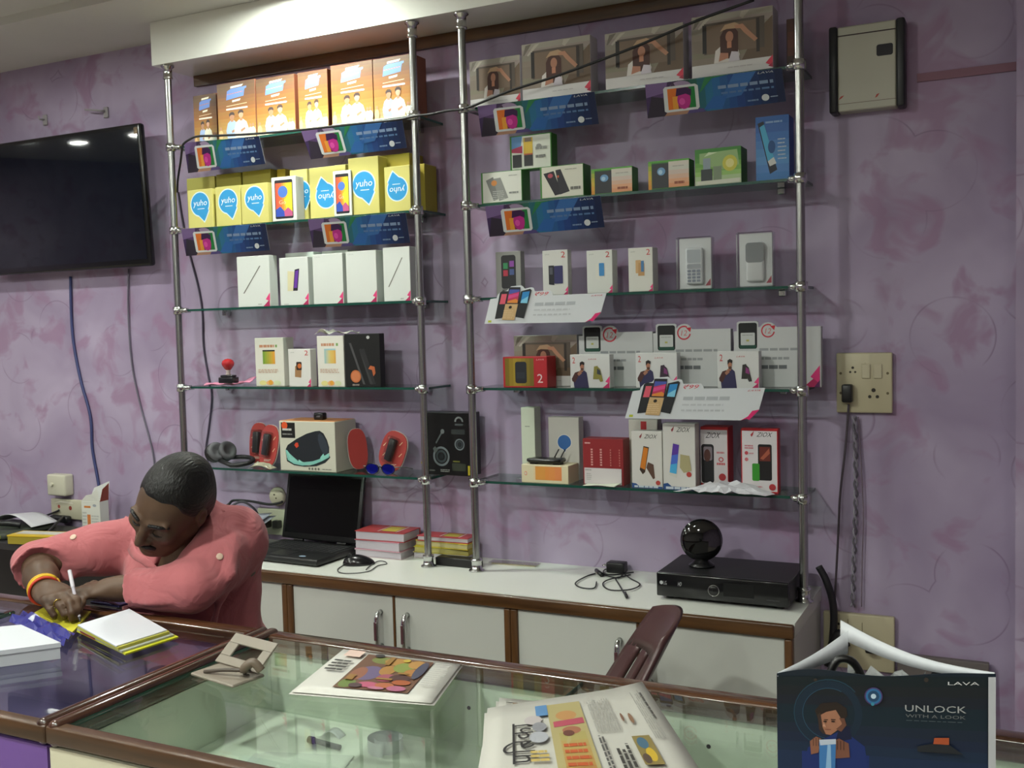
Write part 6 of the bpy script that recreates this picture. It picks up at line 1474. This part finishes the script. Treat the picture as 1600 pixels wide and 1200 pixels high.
# head
s.ell(H(0, .015, .028), (.073, .094, .088), HR, .01)
s.ell(H(0, -.03, -.02), (.062, .066, .085), HR, .03)
s.ell(H(0, -.050, -.075), (.044, .042, .042), HR, .03)
s.ell(H(0, -.082, -.100), (.020, .016, .016), HR, .02)                 # chin
for q in (-1, 1):
    s.cap(H(q*.056, .005, -.055), H(q*.030, -.062, -.098), .016, .014, .025)    # jaw
    s.ell(H(q*.040, -.072, -.022), (.022, .018, .018), HR, .02)             # cheekbone
    s.cap(H(q*.014, -.092, .016), H(q*.046, -.080, .018), .008, .007, .012)     # brow
    s.ell(H(q*.030, -.090, -.004), (.016, .010, .011), HR, .008, 'sub')      # eye socket
    s.ell(H(q*.031, -.0805, -.004), (.0135, .011, .0105), HR, .003)           # lowered lid
    s.cap(H(q*.022, -.0905, -.008), H(q*.040, -.0875, -.009), .0025, .002, .003)
    s.ell(H(q*.013, -.100, -.043), (.009, .009, .007), HR, .006)             # nostril wing
    # ear
    s.ell(H(q*.075, .012, -.008), (.008, .019, .032), HR, .006); s.ell(H(q*.081, .008, -.004), (.005, .010, .017), HR, .004, 'sub')
s.chain([H(0, -.092, .008), H(0, -.103, -.015), H(0, -.114, -.038)], [.007, .008, .011], .010)
s.cap(H(-.016, -.095, -.070), H(.016, -.095, -.070), .0065, .0065, .006); s.cap(H(-.013, -.094, -.081), H(.013, -.094, -.081), .007, .007, .006)
s.cap(H(-.020, -.101, -.0755), H(.020, -.101, -.0755), .0022, .0022, .003, 'sub')
# arms
s.chain([RSh, REl], [.052, .042], .03); s.chain([REl, tuple(np.array(REl)*.45+np.array(RWr)*.55), RWr], [.042, .038, .0275], .02)
s.chain([LSh, LEl], [.052, .042], .03); s.chain([LEl, tuple(np.array(LEl)*.45+np.array(LWr)*.55), LWr], [.042, .038, .027], .02)
# right hand holding a pen
def hand(wr, ax, nrm, palm, fingers, thumb, side):
    ax = np.array(ax, float); ax /= np.linalg.norm(ax); nrm = np.array(nrm, float); nrm -= ax*(nrm@ax); nrm /= np.linalg.norm(nrm); sd = np.cross(nrm, ax)*side
    def P(a, b, c): return tuple(np.array(wr)+ax*a+sd*b+nrm*c)
    R = np.array([ax, sd, nrm]).T
    s.cap(wr, P(.03, 0, 0), .026, .026, .02); s.ell(P(.055, 0, .0), (.050, .040, .017), R, .02)
    s.ell(P(.035, .026, -.006), (.030, .018, .016), R, .015)
    for pts, r in fingers: s.chain([P(*p) for p in pts], [r*1.1, r, r*.95, r*.8][:len(pts)], .004)
    for p in [q[0][0] for q in fingers]: s.ell(P(p[0]-.002, p[1], .004), (.012, .010, .012), R, .008)
    s.chain([P(*p) for p in thumb], [.013, .0115, .0105, .008][:len(thumb)], .008)
    return P
axR = np.array([.155, -.055, -.012])
PR = hand(RWr, axR, (.0, -.15, 1), None,
    [([(.090, .028, .002), (.128, .026, -.002), (.146, .018, -.018), (.150, .012, -.034)], .0088),
     ([(.094, .009, .003), (.132, .008, .000), (.150, .004, -.018), (.148, .000, -.034)], .0092),
     ([(.090, -.010, .001), (.122, -.010, -.006), (.134, -.008, -.022), (.124, -.006, -.034)], .0086),
     ([(.082, -.028, -.003), (.106, -.028, -.012), (.114, -.025, -.024), (.106, -.022, -.034)], .0076)],
    [(.028, .030, -.008), (.068, .046, -.014), (.105, .040, -.022), (.132, .024, -.028)], 1)
axL = np.array([-.13, -.035, -.010])
PL = hand(LWr, axL, (0, -.1, 1), None,
    [([(.088, .028, .0), (.122, .032, -.006), (.142, .032, -.020), (.150, .030, -.032)], .0085),
     ([(.092, .010, .001), (.130, .012, -.004), (.150, .012, -.018), (.158, .010, -.031)], .009),
     ([(.089, -.009, .0), (.124, -.010, -.006), (.142, -.010, -.020), (.148, -.010, -.032)], .0085),
     ([(.080, -.027, -.003), (.108, -.030, -.010), (.122, -.031, -.022), (.126, -.031, -.032)], .0075)],
    [(.026, .030, -.008), (.060, .052, -.016), (.090, .058, -.026), (.112, .054, -.032)], -1)
s.obj('body', SKIN, man, msh, None, 2)
# hair: short, receding at the temples
h = SDF(np.array(Hd)-.17, np.array(Hd)+.17, .0028)
h.ell(H(0, .017, .030), (.0775, .0985, .0925), HR, .005)
h.ell(H(0, .055, -.02), (.070, .060, .075), HR, .02)
fr = np.array(H(0, -.060, .062)); nf = np.array(HR @ np.array([0, -.80, -.60]))
h.half(fr, nf, .01)
for q in (-1, 1):
    h.ell(H(q*.052, -.080, .050), (.034, .034, .034), HR, .01, 'sub')
    h.ell(H(q*.085, -.055, -.035), (.05, .060, .055), HR, .01, 'sub')
    h.ell(H(q*.085, .016, -.025), (.022, .024, .040), HR, .006, 'sub')
h.half(np.array(H(0, .08, -.078)), HR @ np.array([0, -.25, -1]), .01)
h.ell(H(0, -.10, -.05), (.09, .09, .085), HR, .004, 'sub')
h.obj('hair', HAIRM, man, msh, 'short black hair', 1)
for q in (-1, 1):
    m = MB(); P_ = [Vector(H(q*x, y, z)) for x, y, z in ((.012, -.0985, .018), (.026, -.0965, .0235), (.042, -.088, .022), (.054, -.074, .015))]; m.tube([p-Vector(msh) for p in smooth(P_, 4)], [.002]+[.0044]*8+[.0034]*3+[.0012], HAIRM, 8); m.obj('eyebrow', man)
m = MB(); P_ = [Vector(H(x, y, z)) for x, y, z in ((-.026, -.088, -.070), (-.014, -.101, -.060), (0, -.105, -.0575), (.014, -.101, -.060), (.026, -.088, -.070))]; m.tube([p-Vector(msh) for p in smooth(P_, 4)], [.003]+[.0066]*15+[.003], HAIRM, 8); m.obj('moustache', man)
for q in (-1, 1):
    m = MB(); P_ = [Vector(H(q*x, y, z)) for x, y, z in ((.019, -.0905, -.010), (.030, -.0935, -.0125), (.042, -.087, -.0115))]; m.tube([p-Vector(msh) for p in smooth(P_, 4)], .0016, HAIRM, 6); m.obj('eyelash', man)
# shirt
PINK = clothmat('pink_shirt_cloth', '#ad6468', 11, .5)
c = SDF((-2.45, 1.55, .46), (-1.50, 2.38, 1.22), .0044)
c.chain([Hip, (-1.94, 2.03, .74), (-1.935, 1.975, .89), (-1.91, 1.985, 1.0)], [.150, .145, .138, .115], .06)
c.cap((-1.98, 2.01, .97), (-1.835, 2.0, .985), .112, .108, .06); c.cap(RSh, LSh, .072, .070, .05)
c.cap((-1.83, 2.06, .62), (-1.815, 2.02, .88), .055, .06, .06); c.cap((-2.03, 2.1, .62), (-2.03, 2.05, .86), .06, .07, .06)
# collar stand, then sleeves
c.chain([NeckB, (-1.856, 1.932, 1.098)], [.078, .074], .03)
RC = np.array(REl)*.62+np.array(RWr)*.38; LC = np.array(LEl)*.10+np.array(LWr)*.90
c.chain([RSh, tuple((np.array(RSh)+np.array(REl))/2+[0, 0, .004]), REl], [.072, .062, .056], .04); c.cap(REl, tuple(RC), .056, .054, .02)
c.chain([LSh, tuple((np.array(LSh)+np.array(LEl))/2), LEl], [.078, .070, .058], .04); c.cap(LEl, tuple(LC), .058, .046, .02)
# folds
rng = random.Random(6)
def ridge(a, b, r=.010): c.cap(a, b, r, r*.4, .03)
ridge((-1.71, 1.91, 1.06), (-1.665, 1.85, 1.0)); ridge((-1.74, 1.90, 1.03), (-1.66, 1.85, .985)); ridge((-1.78, 1.90, 1.0), (-1.68, 1.82, .965), .012)
ridge((-2.07, 1.93, 1.05), (-2.12, 1.86, .97)); ridge((-2.12, 1.91, 1.03), (-2.17, 1.82, .94)); ridge((-2.02, 1.89, .98), (-1.96, 1.88, .84), .014); ridge((-1.94, 1.87, .97), (-1.92, 1.88, .80), .012); ridge((-1.72, 1.87, .92), (-1.78, 1.89, .80), .012)
for i in range(7):
    a = .15+.11*i; p = np.array(LEl)*(1-a)+np.array(LC)*a; c.cap(p+[0, -.035, .035], p+[.012, -.05, -.02], .007, .005, .012)
for i in range(4):
    a = .1+.22*i; p = np.array(REl)*(1-a)+np.array(RC)*a; c.cap(p+[.02, -.03, .05], p+[-.02, -.055, .01], .007, .005, .012)
sl, (X, Y, Z) = c._w(c.lo, c.lo+c.n*c.h)
c.f[sl] += (.0035*np.sin(38*X+21*Z+9*Y)*np.sin(27*Z-19*X+14*Y)).astype(np.float32)
# rolled cuffs
def disc(p, d, r0, r1, t):
    d = np.array(d)/np.linalg.norm(d); c.cap(tuple(np.array(p)-d*t), tuple(np.array(p)+d*t), r0, r1, .004)
dR = np.array(RWr)-np.array(REl); dR /= np.linalg.norm(dR); dL = np.array(LWr)-np.array(LEl); dL /= np.linalg.norm(dL)
disc(RC, dR, .060, .060, .016); disc(LC, dL, .047, .046, .018)
# open the cuffs and the neck
c.cap(tuple(RC+dR*.018), tuple(RC+dR*.16), .052, .09, .003, 'sub'); c.cap(tuple(RC+dR*.036), tuple(RC+dR*.2), .085, .12, .003, 'sub')
c.cap(tuple(LC+dL*.02), tuple(LC+dL*.12), .036, .07, .003, 'sub'); c.cap(tuple(LC+dL*.034), tuple(LC+dL*.2), .07, .12, .003, 'sub')
c.cap((-1.85, 1.905, 1.125), (-1.82, 1.86, 1.20), .064, .11, .004, 'sub')
c.cap((-1.838, 1.855, 1.06), (-1.900, 1.868, .972), .056, .020, .006, 'sub'); c.cap((-1.848, 1.89, 1.08), (-1.845, 1.85, 1.03), .06, .05, .01, 'sub')
# flat hem at the waist
shirt = c.obj('shirt', PINK, man, msh, 'pink collared shirt with rolled sleeves', 2)
# collar leaves
m = MB()
def smoothpt(pts, t):
    n = len(pts)-1; i = min(int(t*n), n-1); q = t*n-i; P_ = [np.array(p) for p in pts]
    p0, p1, p2, p3 = P_[max(i-1, 0)], P_[i], P_[i+1], P_[min(i+2, n)]
    return tuple(.5*((2*p1)+(p2-p0)*q+(2*p0-5*p1+4*p2-p3)*q*q+(3*p1-p0-3*p2+p3)*q**3))
def snap(l, off=.004):
    o_ = []
    for p in l:
        ok, loc, nrm, i_ = shirt.closest_point_on_mesh(Vector(p)-Vector(msh)); o_.append(tuple(loc+nrm*off+Vector(msh)))
    return o_
def strip(inner, outer):
    a_, b_ = snap(inner), snap(outer, .003)
    m.sheet(lambda u, v: Vector(smoothpt(a_, u)).lerp(Vector(smoothpt(b_, u)), v)-Vector(msh)+Vector((0, 0, .003*math.sin(math.pi*v))), 14, 3, (0., .004, -.003), PINK)
cin = [at(333, 792, 1.96), at(316, 828, 1.90), at(288, 860, 1.865), at(259, 890, 1.85)]
strip(cin, [p+Vector((.045, -.01, -.022))*(1-.55*i/3) for i, p in enumerate(cin)])
cin = [at(205, 830, 1.95), at(222, 858, 1.90), at(240, 876, 1.87), at(255, 892, 1.85)]
strip(cin, [p+Vector((-.03, -.01, -.022))*(1-.55*i/3) for i, p in enumerate(cin)])
m.obj('collar', shirt)
for p in ((-2.165, 1.835, 1.045), (-1.735, 1.872, .995), (-1.885, 1.862, .965)):
    ok, loc, nrm, i_ = shirt.closest_point_on_mesh(Vector(p)-Vector(msh))
    m = MB(); m.lathe([(0, -.001), (.0085, 0), (.0085, .002), (.006, .003), (0, .0025)], mat('#d0b4a0', .3), 14, loc+nrm*.0008, nrm); m.obj('button', shirt)
# trousers
T = SDF((-2.20, 1.50, .30), (-1.55, 2.42, .66), .007); 
tr_ = SDF((-2.25, 1.55, .0), (-1.5, 2.42, .68), .008)
for q in (-1, 1):
    hx = Hip[0]+q*.095; kn = (Hip[0]+q*.15, 1.88, .53)
    tr_.chain([(hx, 2.16, .555), kn], [.098, .072], .03); tr_.chain([kn, (Hip[0]+q*.15, 1.94, .12)], [.068, .055], .02)
tr_.cap((Hip[0]-.08, 2.18, .555), (Hip[0]+.08, 2.18, .555), .11, .11, .03)
tr_.obj('trousers', clothmat('dark_trouser_cloth', '#2a2c36'), man, msh, 'dark trousers', 1)
for q in (-1, 1):
    m = MB(); m.obox(Vector((Hip[0]+q*.15, 1.915, .042))-Vector(msh), (.045, 0, 0), (0, .125, 0), (0, 0, .04), mat('#1a1614', .4), .03, 3); m.obj('shoe', man)
# threads round the right wrist and a ring
m = MB(); wv = np.array(RWr)+dR*-.004
def loop(cn, d, r, n=26):
    d = Vector(d).normalized(); a = d.orthogonal().normalized(); b = d.cross(a); return [Vector(cn)-Vector(msh)+(a*math.cos(2*math.pi*i/n)+b*math.sin(2*math.pi*i/n))*r for i in range(n+1)]
m.tube(loop(wv+dR*.006, dR+np.array([0, .12, .1]), .0345), .0035, mat('#d8b020', .6), 8); m.tube(loop(wv-dR*.004, dR+np.array([.05, -.1, 0]), .0355), .003, mat('#cfa41c', .6), 8); m.obj('yellow_wrist_thread', man)
m = MB(); m.tube(loop(wv+dR*.014, dR+np.array([.1, 0, -.1]), .034), .0035, mat('#c23a20', .6), 8); m.obj('red_wrist_thread', man)
q = np.array(PR(.108, -.010, -.002)); m = MB(); m.tube(loop(q, np.array(PR(.122, -.010, -.006))-np.array(PR(.09, -.010, .001)), .0098), .0014, mat('#c8a850', .2, 1.), 8); m.obj('ring', man)
# pen in the right hand
tip = Vector(PR(.165, .012, -.040)); tip.z = max(tip.z, GZ+.006); end = tip+Vector((-.055, .035, .125)).normalized()*.14
mid = Vector(PR(.140, .014, -.020))
dirv = (Vector(PR(.085, .036, .028))-tip).normalized(); end = tip+dirv*.138
m = MB(); m.cyl(tip, tip+dirv*.012, .001, mat('#3a3a3c', .3), 10, .0035); m.cyl(tip+dirv*.012, end, .0038, mat('#b9b4c0', .25), 12); m.cyl(end-dirv*.045, end+dirv*.002, .0046, mat('#d0ccd4', .25), 12)
solo(m, 'pen', 'pale pen held in the mans right hand', 'pen', shift=tip)
# stool under the man
t = thing('stool', 'plain stool under the seated man', 'stool', (Hip[0], 2.19, 0))
m = MB(); m.lathe([(0, .40), (.16, .40), (.165, .41), (.165, .425), (.15, .435), (0, .435)], mat('#3a3234', .5), 28); m.obj('seat', t)
for a in (45, 135, 225, 315):
    m = MB(); a = math.radians(a); m.tube([(.10*math.cos(a), .10*math.sin(a), .40), (.17*math.cos(a), .17*math.sin(a), .0)], .014, STEEL, 8); m.obj('leg', t)
